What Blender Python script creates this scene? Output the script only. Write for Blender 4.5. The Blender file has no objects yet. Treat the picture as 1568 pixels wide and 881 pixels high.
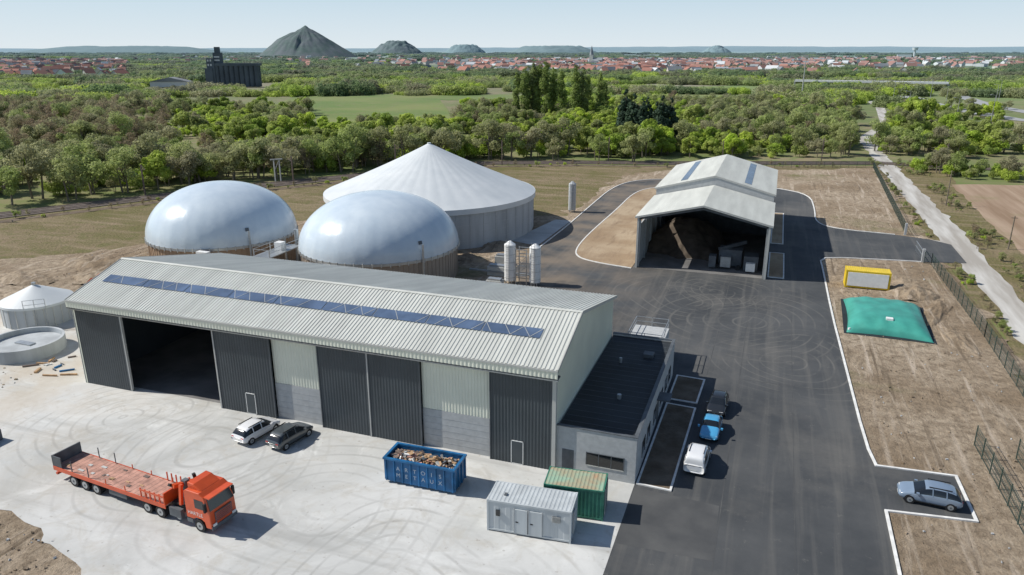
import bpy, math, random
import numpy as np
from mathutils import Vector, Matrix, noise as mnoise
R=random.Random(7); NR=np.random.default_rng(5)
D=bpy.data; SC=bpy.context.scene; COL=SC.collection
YAW=math.radians(19.5)
def C2S(cx,cy):  # bearing frame (right, ahead of view axis) -> site axes
    return cx*math.cos(YAW)-cy*math.sin(YAW), cx*math.sin(YAW)+cy*math.cos(YAW)
def S2C(x,y):
    return x*math.cos(YAW)+y*math.sin(YAW), -x*math.sin(YAW)+y*math.cos(YAW)
# ---------------------------------------------------------------- materials
class NT:
    def __init__(s,name):
        s.m=D.materials.new(name); s.m.use_nodes=True; s.t=s.m.node_tree
        s.b=s.t.nodes['Principled BSDF']; s.out=s.t.nodes['Material Output']
        s.pos=s.n('ShaderNodeNewGeometry').outputs['Position']
    def n(s,k,**kw):
        x=s.t.nodes.new(k)
        for a,b in kw.items(): setattr(x,a,b)
        return x
    def L(s,a,b): s.t.links.new(a,b)
    def noise(s,scale,detail=5,vec=None,rough=.55,dist=0,sx=None):
        v=vec if vec is not None else s.pos
        if sx:
            mp=s.n('ShaderNodeMapping'); mp.inputs['Scale'].default_value=sx; s.L(v,mp.inputs[0]); v=mp.outputs[0]
        x=s.n('ShaderNodeTexNoise'); x.inputs['Scale'].default_value=scale; x.inputs['Detail'].default_value=detail
        x.inputs['Roughness'].default_value=rough; x.inputs['Distortion'].default_value=dist
        s.L(v,x.inputs['Vector']); return x.outputs['Fac']
    def ramp(s,f,a,b,lo=0.,hi=1.):
        x=s.n('ShaderNodeMapRange'); x.inputs[1].default_value=a; x.inputs[2].default_value=b
        x.inputs[3].default_value=lo; x.inputs[4].default_value=hi; s.L(f,x.inputs[0]); return x.outputs[0]
    def mix(s,f,a,b):
        x=s.n('ShaderNodeMix',data_type='RGBA')
        for sock,val in ((x.inputs[0],f),(x.inputs[6],a),(x.inputs[7],b)):
            if isinstance(val,(int,float)): sock.default_value=val
            elif isinstance(val,tuple): sock.default_value=(*val,1)
            else: s.L(val,sock)
        return x.outputs[2]
    def math(s,op,a,b=0.):
        x=s.n('ShaderNodeMath',operation=op)
        for i,v in enumerate((a,b)):
            if isinstance(v,(int,float)): x.inputs[i].default_value=v
            else: s.L(v,x.inputs[i])
        return x.outputs[0]
    def haze(s,c,Lk=6000.,hz=(.27,.38,.45),mx=.9):  # aerial haze painted into base colour, growing with distance from origin
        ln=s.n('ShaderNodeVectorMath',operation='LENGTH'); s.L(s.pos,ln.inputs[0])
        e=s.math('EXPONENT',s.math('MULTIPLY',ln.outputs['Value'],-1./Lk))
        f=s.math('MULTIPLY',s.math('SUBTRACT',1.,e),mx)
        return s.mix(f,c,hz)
    def bump(s,f,st,dist=.05):
        x=s.n('ShaderNodeBump'); x.inputs['Strength'].default_value=st; x.inputs['Distance'].default_value=dist
        s.L(f,x.inputs['Height']); s.L(x.outputs[0],s.b.inputs['Normal'])
    def rings(s,cs,freq,th=.93,mask=.5):
        vn=s.n('ShaderNodeTexNoise'); vn.inputs['Scale'].default_value=.06; vn.inputs['Detail'].default_value=0; s.L(s.pos,vn.inputs['Vector'])
        sc=s.n('ShaderNodeVectorMath',operation='SCALE'); sc.inputs['Scale'].default_value=7.; s.L(vn.outputs['Color'],sc.inputs[0])
        ad=s.n('ShaderNodeVectorMath',operation='ADD'); s.L(s.pos,ad.inputs[0]); s.L(sc.outputs[0],ad.inputs[1])
        tot=None
        for i,(x,y,r) in enumerate(cs):
            d=s.n('ShaderNodeVectorMath',operation='DISTANCE'); s.L(ad.outputs[0],d.inputs[0]); d.inputs[1].default_value=(x+3.5,y+3.5,3.5)
            w=s.math('SINE',s.math('MULTIPLY',d.outputs['Value'],freq*(1+.13*i)))
            w=s.ramp(w,th,1.); fall=s.ramp(d.outputs['Value'],r,r*.6)
            w=s.math('MULTIPLY',w,fall); w=s.math('MULTIPLY',w,s.ramp(s.noise(.13+.05*i,3),mask-.02,mask+.2))
            tot=w if tot is None else s.math('MAXIMUM',tot,w)
        return tot
    def done(s,col,rough=.8,metal=0.,spec=.5):
        if isinstance(col,tuple): s.b.inputs['Base Color'].default_value=(*col,1)
        else: s.L(col,s.b.inputs['Base Color'])
        if isinstance(rough,(int,float)): s.b.inputs['Roughness'].default_value=rough
        else: s.L(rough,s.b.inputs['Roughness'])
        s.b.inputs['Metallic'].default_value=metal; s.b.inputs['Specular IOR Level'].default_value=spec
        return s.m
def mat(name,c,var=.15,scale=.6,rough=.7,metal=0.,spec=.4,c2=None,streak=False,coat=0.,bump=0):
    s=NT(name); f=s.noise(scale,6,sx=(1,1,.15) if streak is True else (streak if streak else None))
    a=tuple(x*(1-var) for x in c); b=c2 if c2 else tuple(min(1,x*(1+var)) for x in c)
    f=s.ramp(f,.35,.65); col=s.mix(f,a,b)
    if bump: s.bump(s.noise(scale*12,4),bump,.03)
    if coat: s.b.inputs['Coat Weight'].default_value=coat; s.b.inputs['Coat Roughness'].default_value=.08
    return s.done(col,rough,metal,spec)
M={}
M['roof']=mat('roof_sheet',(.54,.545,.50),.10,.7,.5,spec=.4,streak=(1,.12,.3))
M['cream']=mat('cream_cladding',(.72,.73,.62),.05,.3,.55)
M['dark']=mat('anthracite_cladding',(.062,.074,.082),.10,.4,.42)
M['block']=mat('concrete_block',(.43,.44,.44),.08,2.,.9)
M['fascia']=mat('grey_trim',(.48,.48,.45),.05,.5,.5)
M['steel']=mat('galvanised_steel',(.42,.44,.45),.1,2,.4,metal=.6)
M['wht']=mat('white_paint',(.78,.78,.76),.05,2,.4)
M['letter']=mat('faded_lettering',(.55,.62,.68),.15,4,.6)
M['blk']=mat('black_rubber',(.015,.015,.016),.2,5,.7)
M['membrane']=mat('roof_membrane',(.022,.026,.03),.3,.25,.7)
M['brownclad']=mat('brown_cladding',(.34,.235,.155),.06,.5,.6)
M['greyclad']=mat('grey_brown_cladding',(.30,.25,.205),.06,.5,.6)
M['tankcon']=mat('tank_concrete',(.40,.42,.43),.16,.5,.85,streak=True)
M['skyl']=mat('skylight_panel',(.085,.125,.20),.25,.5,.25,spec=.6)
M['glass']=mat('dark_glass',(.012,.015,.018),.1,1,.06,spec=.8)
M['kerb']=mat('kerb_stone',(.70,.69,.66),.14,1.5,.85)
M['floor']=mat('shaded_floor',(.17,.165,.16),.25,.3,.85)  # concrete toned down, indoor shade put into the colour
M['green_c']=mat('green_container_paint',(.045,.19,.13),.25,1.2,.55)
M['rust']=mat('rusty_roof',(.30,.44,.32),.1,.7,.8,c2=(.40,.24,.14))
M['cab_g']=mat('cabin_grey_paint',(.46,.49,.50),.12,.8,.5,streak=True)
M['blue']=mat('skip_blue_paint',(.015,.12,.28),.3,1,.45)
M['orange']=mat('truck_orange_paint',(.62,.085,.018),.12,1,.35,coat=.4)
M['deckw']=mat('flatbed_planks',(.46,.25,.19),.3,1.5,.85)
M['yellow']=mat('yellow_paint',(.70,.50,.03),.08,1,.45)
M['teal']=mat('tarpaulin_teal',(.055,.30,.24),.16,.5,.45,spec=.5)
M['fgreen']=mat('fence_green',(.05,.08,.065),.1,1,.5)
M['rail']=mat('rail_steel',(.16,.12,.10),.1,1,.5)
M['ballast']=mat('ballast',(.17,.14,.12),.25,.6,.95)
M['cardb']=mat('cardboard',(.42,.27,.15),.3,2,.9)
M['wood']=mat('bark',(.17,.145,.11),.2,2,.95)
M['slate']=mat('industrial_slate',(.085,.105,.125),.2,.08,.8)
M['grey_d']=mat('dark_grey',(.10,.11,.12),.2,1,.6)
M['red_l']=mat('tail_lamp',(.4,.01,.01),.1,1,.3)
M['plate']=mat('number_plate',(.7,.7,.65),.05,3,.5)
M['heap']=mat('compost_heap',(.09,.07,.052),.3,.8,.95,bump=.6)
def carpaint(n,c): M[n]=mat(n,c,.03,1,.3,spec=.5,coat=1.)
for n,c in (('paint_white',(.75,.75,.75)),('paint_black',(.018,.02,.022)),('paint_grey',(.06,.07,.075)),('paint_blue',(.07,.33,.58)),('paint_steel',(.19,.25,.33))): carpaint(n,c)
s=NT('dome_membrane')
c=s.mix(s.ramp(s.noise(.35,5,sx=(1,1,.25)),.3,.7),(.49,.57,.64),(.60,.67,.72)); s.bump(s.noise(.5,3),.15,.3); M['dome']=s.done(c,.24,0,.5)
s=NT('fabric_cone')
c=s.mix(s.ramp(s.noise(.25,5),.3,.7),(.54,.57,.58),(.64,.66,.66)); M['fabric']=s.done(c,.55)
s=NT('dirt_soil')
f=s.ramp(s.noise(.06,8,rough=.65),.38,.62); c=s.mix(f,(.30,.225,.15),(.50,.405,.30))
c=s.mix(s.ramp(s.noise(.9,6,rough=.7),.42,.68),c,(.21,.16,.11))
c=s.mix(s.ramp(s.noise(.6,5,sx=(1.6,.12,1),dist=.8),.55,.72),c,(.55,.455,.355))
c=s.mix(s.ramp(s.noise(.5,5,sx=(2.2,.10,1),dist=.5),.60,.70,0,.8),c,(.17,.13,.09))
c=s.mix(s.ramp(s.noise(.035,6,rough=.7),.57,.7),c,(.19,.18,.085))
s.bump(s.noise(1.5,8,rough=.75),1.,.45); M['dirt']=s.done(c,.95,0,.1)
s=NT('island_soil')
c=s.mix(s.ramp(s.noise(.12,7),.4,.6),(.31,.225,.145),(.41,.32,.22)); c=s.mix(s.ramp(s.noise(.8,6,sx=(1,.2,1)),.5,.75),c,(.25,.18,.12))
s.bump(s.noise(2.5,7),.6,.12); M['island']=s.done(c,.95,0,.1)
s=NT('dark_soil')
c=s.mix(s.ramp(s.noise(.6,7),.35,.65),(.12,.092,.065),(.20,.16,.12)); s.bump(s.noise(4,6),.8,.1); M['dsoil']=s.done(c,.95,0,.1)
s=NT('concrete_apron')
c=s.mix(s.ramp(s.noise(.07,8,rough=.65,dist=.6),.38,.62),(.43,.43,.41),(.61,.605,.58))
c=s.mix(s.ramp(s.noise(.35,8,rough=.75,dist=1.),.5,.72,0,.8),c,(.43,.40,.345))
c=s.mix(s.ramp(s.noise(.16,6,rough=.7,dist=1.),.56,.70,0,.85),c,(.66,.66,.635))
c=s.mix(s.ramp(s.noise(.25,6,sx=(.12,1.4,1),dist=.9),.54,.70,0,.65),c,(.34,.335,.315))
rg=s.rings([(-31,42,17),(-45,46,13),(-20,36,15),(-57,47,12)],3.6,.72,.40); c=s.mix(s.math('MULTIPLY',rg,.42),c,(.27,.265,.25))
c=s.mix(s.math('MULTIPLY',s.ramp(s.noise(2.2,4),.64,.74),.55),c,(.25,.22,.19))
sp=s.n('ShaderNodeSeparateXYZ'); s.L(s.pos,sp.inputs[0])
le=s.math('MULTIPLY',s.ramp(sp.outputs['X'],-48,-75),s.ramp(s.noise(.12,7,rough=.7),.42,.6)); c=s.mix(s.math('MULTIPLY',le,.6),c,(.46,.38,.28))
s.bump(s.noise(3,6),.25,.03)
M['conc']=s.done(c,.85,0,.25)
s=NT('asphalt')
c=s.mix(s.ramp(s.noise(.08,8,rough=.65),.35,.68),(.047,.051,.055),(.092,.094,.095))
c=s.mix(s.ramp(s.noise(.5,7,sx=(1.6,.07,1),dist=.6),.50,.72,0,.65),c,(.135,.13,.12))
rg=s.rings([(-2,96,17),(-10,103,15),(4,84,12),(-5,108,12)],3.4,.80,.40); c=s.mix(s.math('MULTIPLY',rg,.42),c,(.19,.18,.16))
c=s.mix(s.ramp(s.noise(.045,7,rough=.7),.5,.70,0,.6),c,(.16,.15,.135))
yy=s.n('ShaderNodeSeparateXYZ'); s.L(s.pos,yy.inputs[0])
near=s.math('MULTIPLY',s.ramp(yy.outputs['X'],-12,-30),s.ramp(s.noise(.15,5),.35,.6)); c=s.mix(s.math('MULTIPLY',near,.7),c,(.24,.19,.14))
c=s.mix(s.math('MULTIPLY',s.ramp(s.noise(.9,6,rough=.8),.60,.78),.65),c,(.20,.19,.17))
s.bump(s.noise(12,3),.3,.02); M['asph']=s.done(c,.82,0,.3)
s=NT('patched_asphalt'); c=s.mix(s.ramp(s.noise(.3,7),.35,.68),(.062,.064,.066),(.10,.10,.098)); M['asph2']=s.done(c,.85,0,.3)
s=NT('rough_grass')
c=s.mix(s.ramp(s.noise(.045,8,rough=.65),.38,.62),(.155,.135,.06),(.25,.19,.125))
c=s.mix(s.ramp(s.noise(.4,7,rough=.7),.45,.7),c,(.125,.13,.045)); c=s.mix(s.ramp(s.noise(.3,5,sx=(.15,1,1)),.50,.68,0,.75),c,(.29,.225,.15))
c=s.mix(s.ramp(s.noise(.8,5,rough=.8),.6,.7,0,.6),c,(.08,.075,.035))
s.bump(s.noise(2,6),.8,.4); M['grass']=s.done(c,.95,0,.1)
s=NT('meadow_grass')
c=s.mix(s.ramp(s.noise(.02,8,rough=.6),.38,.62),(.14,.20,.05),(.21,.235,.075)); c=s.mix(s.ramp(s.noise(.12,7,rough=.7),.5,.75),c,(.22,.195,.10))
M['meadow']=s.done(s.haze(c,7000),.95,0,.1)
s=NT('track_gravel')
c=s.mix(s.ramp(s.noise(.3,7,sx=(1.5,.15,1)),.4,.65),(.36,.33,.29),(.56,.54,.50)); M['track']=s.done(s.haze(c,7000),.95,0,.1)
s=NT('ploughed_field')
c=s.mix(s.ramp(s.noise(.5,6,sx=(.9,.05,1)),.35,.65),(.26,.18,.12),(.39,.29,.21)); c=s.mix(s.ramp(s.noise(.05,6),.55,.7,0,.6),c,(.19,.19,.08)); M['plough']=s.done(c,.95,0,.1)
s=NT('countryside')
vo=s.n('ShaderNodeTexVoronoi'); vo.inputs['Scale'].default_value=.0038; mp=s.n('ShaderNodeMapping'); mp.inputs['Scale'].default_value=(1,.55,1); s.L(s.pos,mp.inputs[0]); s.L(mp.outputs[0],vo.inputs['Vector'])
sep=s.n('ShaderNodeSeparateColor'); s.L(vo.outputs['Color'],sep.inputs[0])
cr=s.n('ShaderNodeValToRGB'); cr.color_ramp.interpolation='CONSTANT'; e=cr.color_ramp.elements; e[0].position=0;e[0].color=(.12,.19,.045,1);e[1].position=.3;e[1].color=(.18,.26,.05,1)
for p_,cc in ((.5,(.25,.21,.13)),(.62,(.14,.14,.07)),(.8,(.32,.28,.19)),(.9,(.36,.38,.08))):
    q=e.new(p_); q.color=(*cc,1)
s.L(sep.outputs[0],cr.inputs[0])
near=s.mix(s.ramp(s.noise(.03,8,rough=.65),.4,.6),(.15,.18,.055),(.26,.21,.12)); near=s.mix(s.ramp(s.noise(.25,6),.45,.7),near,(.15,.19,.055))
ln=s.n('ShaderNodeVectorMath',operation='LENGTH'); s.L(s.pos,ln.inputs[0])
c=s.mix(s.ramp(ln.outputs['Value'],500,900),near,cr.outputs[0])
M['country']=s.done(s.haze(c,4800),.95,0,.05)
def leafmat(name,cols,hz=5500,tr=.48):
    s=NT(name); oi=s.n('ShaderNodeObjectInfo'); cr=s.n('ShaderNodeValToRGB'); e=cr.color_ramp.elements
    n=len(cols); e[0].position=0; e[0].color=(*cols[0],1); e[1].position=1; e[1].color=(*cols[-1],1)
    for i in range(1,n-1): q=e.new(i/(n-1)); q.color=(*cols[i],1)
    s.L(oi.outputs['Random'],cr.inputs[0])
    nz=s.ramp(s.noise(.35,4),.35,.65,.7,1.3)
    sc=s.n('ShaderNodeVectorMath',operation='SCALE'); s.L(cr.outputs[0],sc.inputs[0]); s.L(nz,sc.inputs['Scale'])
    c=s.haze(sc.outputs[0],hz)
    s.done(c,.7,0,.2)
    t=s.n('ShaderNodeBsdfTranslucent'); s.L(c,t.inputs[0]); mx=s.n('ShaderNodeMixShader'); mx.inputs[0].default_value=tr
    s.L(s.b.outputs[0],mx.inputs[1]); s.L(t.outputs[0],mx.inputs[2]); s.L(mx.outputs[0],s.out.inputs[0]); return s.m
def k_(l,f): return [tuple(x*f for x in c) for c in l]
M['leaf']=leafmat('spring_leaves',k_([(.16,.21,.022),(.12,.16,.028),(.20,.25,.028),(.12,.135,.04),(.17,.20,.045),(.22,.265,.03),(.14,.15,.06)],2.4))
M['leafo']=leafmat('budding_leaves',k_([(.15,.165,.06),(.17,.16,.09),(.14,.17,.05),(.175,.195,.07),(.13,.12,.07)],2.35))
M['leafb']=leafmat('bare_twigs',k_([(.16,.12,.075),(.14,.11,.065),(.13,.13,.055),(.18,.145,.09)],2.1))
M['leafd']=leafmat('conifer_needles',k_([(.025,.045,.02),(.03,.055,.025)],1.4),tr=.15)
M['leafp']=leafmat('poplar_leaves',k_([(.12,.15,.035),(.14,.18,.04),(.11,.13,.04)],1.9))
M['leaff']=leafmat('distant_foliage',k_([(.10,.14,.035),(.075,.10,.035),(.15,.18,.045),(.11,.10,.055),(.11,.15,.035),(.13,.12,.06)],2.1),4000)
def hazy(name,c,c2,scale,L_=4200):
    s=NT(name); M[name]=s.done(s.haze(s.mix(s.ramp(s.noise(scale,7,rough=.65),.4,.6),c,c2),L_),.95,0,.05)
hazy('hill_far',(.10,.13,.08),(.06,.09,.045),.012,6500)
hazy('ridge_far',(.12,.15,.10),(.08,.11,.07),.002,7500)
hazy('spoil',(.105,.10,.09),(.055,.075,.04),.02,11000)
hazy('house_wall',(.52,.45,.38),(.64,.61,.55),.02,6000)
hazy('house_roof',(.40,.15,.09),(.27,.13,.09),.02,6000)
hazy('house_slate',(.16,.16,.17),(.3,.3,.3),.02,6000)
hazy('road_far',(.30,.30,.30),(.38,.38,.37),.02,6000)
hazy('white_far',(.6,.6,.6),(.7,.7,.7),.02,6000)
# ---------------------------------------------------------------- mesh builder
class MB:
    def __init__(s): s.v=[];s.f=[];s.m=[];s.mats=[];s.sm=[]
    def mi(s,m):
        if m not in s.mats: s.mats.append(m)
        return s.mats.index(m)
    def add(s,vs,fs,m,smooth=False):
        o=len(s.v); s.v+= [tuple(v) for v in vs]; k=s.mi(m)
        for f in fs: s.f.append([i+o for i in f]); s.m.append(k); s.sm.append(smooth)
    def addm(s,vs,fs,ms,smooth=True):
        o=len(s.v); s.v+= [tuple(v) for v in vs]
        for f,m in zip(fs,ms): s.f.append([i+o for i in f]); s.m.append(s.mi(m)); s.sm.append(smooth)
    def box(s,x0,x1,y0,y1,z0,z1,m,rot=0,c=None):
        vs=[(x,y,z) for z in (z0,z1) for x,y in ((x0,y0),(x1,y0),(x1,y1),(x0,y1))]
        if rot:
            cx,cy=c if c else ((x0+x1)/2,(y0+y1)/2); ca,sa=math.cos(rot),math.sin(rot)
            vs=[(cx+(x-cx)*ca-(y-cy)*sa,cy+(x-cx)*sa+(y-cy)*ca,z) for x,y,z in vs]
        s.add(vs,[(3,2,1,0),(4,5,6,7),(0,1,5,4),(1,2,6,5),(2,3,7,6),(3,0,4,7)],m)
    def tbox(s,M4,m):
        vs=[M4@Vector((x,y,z)) for z in (-.5,.5) for x,y in ((-.5,-.5),(.5,-.5),(.5,.5),(-.5,.5))]
        s.add(vs,[(3,2,1,0),(4,5,6,7),(0,1,5,4),(1,2,6,5),(2,3,7,6),(3,0,4,7)],m)
    def beam(s,a,b,w,m,h=None):
        a=Vector(a);b=Vector(b);d=b-a; q=d.to_track_quat('Z','Y').to_matrix().to_4x4()
        s.tbox(Matrix.Translation((a+b)/2)@q@Matrix.Diagonal((w,h or w,d.length,1)),m)
    def cyl(s,x,y,z0,z1,r,m,n=24,r2=None,smooth=True,axis='z',caps=True):
        r2=r if r2 is None else r2; vs=[]
        for z,rr in ((z0,r),(z1,r2)):
            for i in range(n):
                a=2*math.pi*i/n; p=(rr*math.cos(a),rr*math.sin(a))
                vs.append((x+p[0],y+p[1],z) if axis=='z' else ((x+p[0],z,y+p[1]) if axis=='y' else (z,x+p[0],y+p[1])))
        s.add(vs,[(i,(i+1)%n,n+(i+1)%n,n+i) for i in range(n)],m,smooth)
        if caps: s.add(vs,[tuple(range(n))[::-1],tuple(range(n,2*n))],m)
    def limb(s,a,b,r1,r2,m,n=5):
        a=Vector(a);b=Vector(b);q=(b-a).to_track_quat('Z','Y').to_matrix(); vs=[]
        for p,r in ((a,r1),(b,r2)):
            for i in range(n): t=2*math.pi*i/n; vs.append(p+q@Vector((r*math.cos(t),r*math.sin(t),0)))
        s.add(vs,[(i,(i+1)%n,n+(i+1)%n,n+i) for i in range(n)],m,True)
    def prism(s,prof,y0,y1,m):  # profile in xz
        n=len(prof); vs=[(x,y0,z) for x,z in prof]+[(x,y1,z) for x,z in prof]
        s.add(vs,[tuple(range(n)),tuple(range(n,2*n))[::-1]]+[((i+1)%n,i,n+i,n+(i+1)%n) for i in range(n)],m)
    def ribs(s,o,u,ul,w,wl,nrm,m,pitch=.33,dep=.04):
        o=Vector(o);u=Vector(u).normalized();w=Vector(w).normalized();nn=Vector(nrm).normalized()
        k=max(1,round(ul/pitch)); p=ul/k; pts=[]
        for i in range(k):
            b=i*p
            pts+=[(b,0),(b+.45*p,0),(b+.55*p,dep),(b+.9*p,dep)]
        pts.append((ul,0)); vs=[]
        for a,d in pts: vs.append(o+u*a+nn*d)
        for a,d in pts: vs.append(o+u*a+nn*d+w*wl)
        n=len(pts); s.add(vs,[(i,i+1,n+i+1,n+i) for i in range(n-1)],m)
    def obj(s,name,parent=None,loc=(0,0,0),rot=0):
        me=D.meshes.new(name); me.from_pydata(s.v,[],s.f)
        for k in s.mats: me.materials.append(M[k])
        me.polygons.foreach_set('material_index',s.m); me.polygons.foreach_set('use_smooth',s.sm); me.update()
        ob=D.objects.new(name,me); COL.objects.link(ob); ob.location=loc; ob.rotation_euler=(0,0,rot)
        if parent: ob.parent=parent
        return ob
def empty(name,loc=(0,0,0),rot=0):
    e=D.objects.new(name,None); COL.objects.link(e); e.location=loc; e.rotation_euler=(0,0,rot); return e
def smooth_pl(p,it=2,closed=False):
    for _ in range(it):
        q=[]; n=len(p)
        if not closed: q.append(p[0])
        for i in range(n if closed else n-1):
            a=p[i];b=p[(i+1)%n]; q+=[(a[0]*.75+b[0]*.25,a[1]*.75+b[1]*.25),(a[0]*.25+b[0]*.75,a[1]*.25+b[1]*.75)]
        if not closed: q.append(p[-1])
        p=q
    return p
def rough_pl(p,step=1.5,amp=.5,seed=0,closed=True):
    out=[];n=len(p)
    for i in range(n if closed else n-1):
        a=Vector(p[i]);b=Vector(p[(i+1)%n]);L_=(b-a).length;k=max(1,int(L_/step))
        for j in range(k):
            q=a.lerp(b,j/k); out.append((q.x+amp*mnoise.fractal(Vector((q.x*.25,q.y*.25,seed)),1,2,4),q.y+amp*mnoise.fractal(Vector((q.x*.25,q.y*.25,seed+9)),1,2,4)))
    if not closed: out.append(p[-1])
    return out
def sheet(name,poly,z,m):
    b=MB(); b.add([(x,y,z) for x,y in poly],[tuple(range(len(poly)))],m); o=b.obj(name)
    if o.data.polygons[0].normal.z<0: o.data.flip_normals()
    return o
def kerb(name,pl,w=.22,z0=-.02,z1=.13,m='kerb',closed=False):
    n=len(pl); b=MB(); L=[];Rr=[]
    for i in range(n):
        if closed: a=pl[i-1]; c=pl[(i+1)%n]
        else: a=pl[max(0,i-1)]; c=pl[min(n-1,i+1)]
        p=pl[i]; d1=Vector((p[0]-a[0],p[1]-a[1])); d2=Vector((c[0]-p[0],c[1]-p[1]))
        if d1.length<1e-6:d1=d2
        if d2.length<1e-6:d2=d1
        d1.normalize();d2.normalize(); t=(d1+d2).normalized(); nn=Vector((-t.y,t.x)); k=1/max(.5,nn.dot(Vector((-d1.y,d1.x))))
        L.append((p[0]+nn.x*w/2*k,p[1]+nn.y*w/2*k)); Rr.append((p[0]-nn.x*w/2*k,p[1]-nn.y*w/2*k))
    m_=n if closed else n-1
    for i in range(m_):
        j=(i+1)%n
        vs=[(*Rr[i],z0),(*Rr[j],z0),(*L[j],z0),(*L[i],z0),(*Rr[i],z1),(*Rr[j],z1),(*L[j],z1),(*L[i],z1)]
        b.add(vs,[(4,5,6,7),(0,1,5,4),(2,3,7,6)],m)
    return b.obj(name)
# ---------------------------------------------------------------- ground
sheet('ground',[(-45000,-2000),(45000,-2000),(45000,60000),(-45000,60000)],-.5,'country')
sheet('countryside_ground',[(-420,-20),(420,-20),(420,600),(-420,600)],-.12,'country')
rail=[(-200,30),(-155.7,110.1),(-139.5,139.4),(-117,172.6),(-86,215.9),(-60,227),(-35.8,233.6),(29.8,256.9),(69.3,254.3),(200,225)]
sheet('grass_field',[(-185,20),(-153,106),(-136,137),(-114,169),(-84,211),(-60,222),(-36,228),(29,251),(29,15)],-.04,'grass')
sheet('verge',rough_pl([(29.02,15),(41,15),(43,120),(44,175),(48,252),(29.02,252)],4,1.2,4),-.07,'grass')
sheet('dirt_ground',rough_pl([(-80,15),(29,15),(28.6,120),(28.6,246),(10,236),(-30,222),(-40,206),(-42,150),(-92,128),(-104,104),(-122,84),(-118,60),(-120,30)],2,3.5,3),0,'dirt')
sheet('concrete_apron',[(-8.1,18),(-8.1,53),(-14,60),(-14,74),(-67,75)]+rough_pl([(-67,76),(-80,79),(-97,73),(-108,54),(-80,44),(-62,36.5),(-56,33.6),(-50,32.6),(-43.8,30.5),(-38,28),(-32,18)],1,1.3,5,False),.03,'conc')
asph=[(-8.1,15),(-8.1,76),(-14,76),(-27,76.5),(-31,85),(-33,99),(-38,108)]+smooth_pl([(-38.3,115),(-38.3,122.6),(-38.1,142),(-38.5,162.7),(-38.8,186),(-36,199),(-28,205),(-10,204),(2,200),(9,193),(9.6,175),(9.2,161),(13,156.3),(23.3,155)],2)+[(29,153),(32,150),(32,137),(25,135.2),(22.4,135)]+smooth_pl([(12.5,133.5),(9,132),(9.2,125),(9.4,103),(9.9,84.8),(10.4,66.5),(10.9,62.7)],1)+[(17,63.1),(17.2,56.6),(10.9,55.8),(10.9,15)]
sheet('asphalt_road',asph,.02,'asph')
sheet('asphalt_patch',[(-8.0,45),(-1.2,45.3),(-1.3,52.2),(-8.0,52.6)],.024,'asph2')
b=MB()
for q in ((-1.2,-1.12,20,100),(-4.6,-4.53,77,114),(4.2,4.26,20,100)): b.box(*q,.02,.026,'asph2')
b.box(-1.2,9.6,77,77.08,.02,.0265,'asph2'); b.obj('road_joint')
kerb('kerb',smooth_pl([(-38.3,118),(-38.3,122.6),(-38.1,142),(-38.5,162.7),(-38.8,186),(-36,199),(-28,205),(-10,204),(2,200),(9,193),(9.6,175),(9.2,161),(13,156.3),(23.3,155)],2))
kerb('kerb',[(25,135.2),(22.4,135)]+smooth_pl([(12.5,133.5),(9,132),(9.2,125),(9.4,103),(9.9,84.8),(10.4,66.5),(10.9,62.7)],1)+[(17,63.1),(17.2,56.6),(10.9,55.8),(10.9,15)],.22)
isl=smooth_pl([(-20.2,115.2),(-26.4,116.6),(-30.5,119),(-32,125),(-32.4,138),(-32,160),(-32.2,180),(-30,189),(-25,193),(-20.2,193)],2)
sheet('soil_island',isl,.09,'island'); kerb('kerb',isl)
for q in ([(.9,117.5),(3.2,117.5),(3.2,133),(.9,133)],[(.9,140),(3,140),(3,168),(.9,168)]):
    sheet('soil_island',q,.09,'island'); kerb('kerb',q,.2,closed=True)
for q in ([(-7.9,53.1),(-5.2,53),(-4.9,68.3),(-7.7,68.5)],[(-7.7,69.6),(-4.9,69.5),(-4.7,75.4),(-7.6,75.6)]):
    sheet('planting_bed',q,.09,'dsoil'); kerb('kerb',q,.18,closed=True)
sheet('concrete_pad',[(-39,124),(-38.6,146),(-42,146),(-45,126)],.025,'conc')
tr=[(30.3,330),(30.4,214),(30.7,149.5),(31.1,119.6),(30.6,98),(30.4,15)]
sheet('dirt_track',rough_pl(tr+[(35.6,15),(35.3,116),(36.2,165),(35.4,218),(35,330)],3,1.0,8),-.03,'track')
sheet('dirt_track',[(29,153),(32,152),(32,137),(29,136.5)],.01,'track')
sheet('dirt_track',[(30.5,330),(46,398),(55,511),(58,700),(63,700),(60,511),(51,398),(35,330)],-.05,'track')
sheet('ploughed_field',rough_pl([(41,30),(42,120),(43,175),(45,222),(90,235),(200,210),(200,30)],5,1.0,6),-.05,'plough')
sheet('meadow',smooth_pl([C2S(*p) for p in [(-120,360),(-25,362),(-40,460),(-60,600),(-170,620),(-150,470)]],2,True),-.03,'meadow')
sheet('meadow',smooth_pl([C2S(*p) for p in [(-60,520),(190,540),(240,600),(-100,600)]],2,True),-.02,'meadow')
sheet('rail_bed',[(rail[i][0]-2.2,rail[i][1]+2.6) for i in range(len(rail))]+[(rail[i][0]+2.6,rail[i][1]-2.4) for i in reversed(range(len(rail)))],.03,'ballast')
sheet('ditch',rough_pl([(rail[i][0]+4.2,rail[i][1]-4.2) for i in range(1,7)]+[(rail[i][0]+6.4,rail[i][1]-6.2) for i in reversed(range(1,7))],3,1.0,2),-.01,'dsoil')
o=MB()
for off in (-.75,.75,2.9,4.3):
    for i in range(len(rail)-1):
        a=Vector(rail[i]);b=Vector(rail[i+1]);d=(b-a).normalized();n=Vector((-d.y,d.x))*(off-2)
        o.beam((a.x+n.x,a.y+n.y,.2),(b.x+n.x,b.y+n.y,.2),.12,'rail')
o.obj('railway_track')
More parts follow.
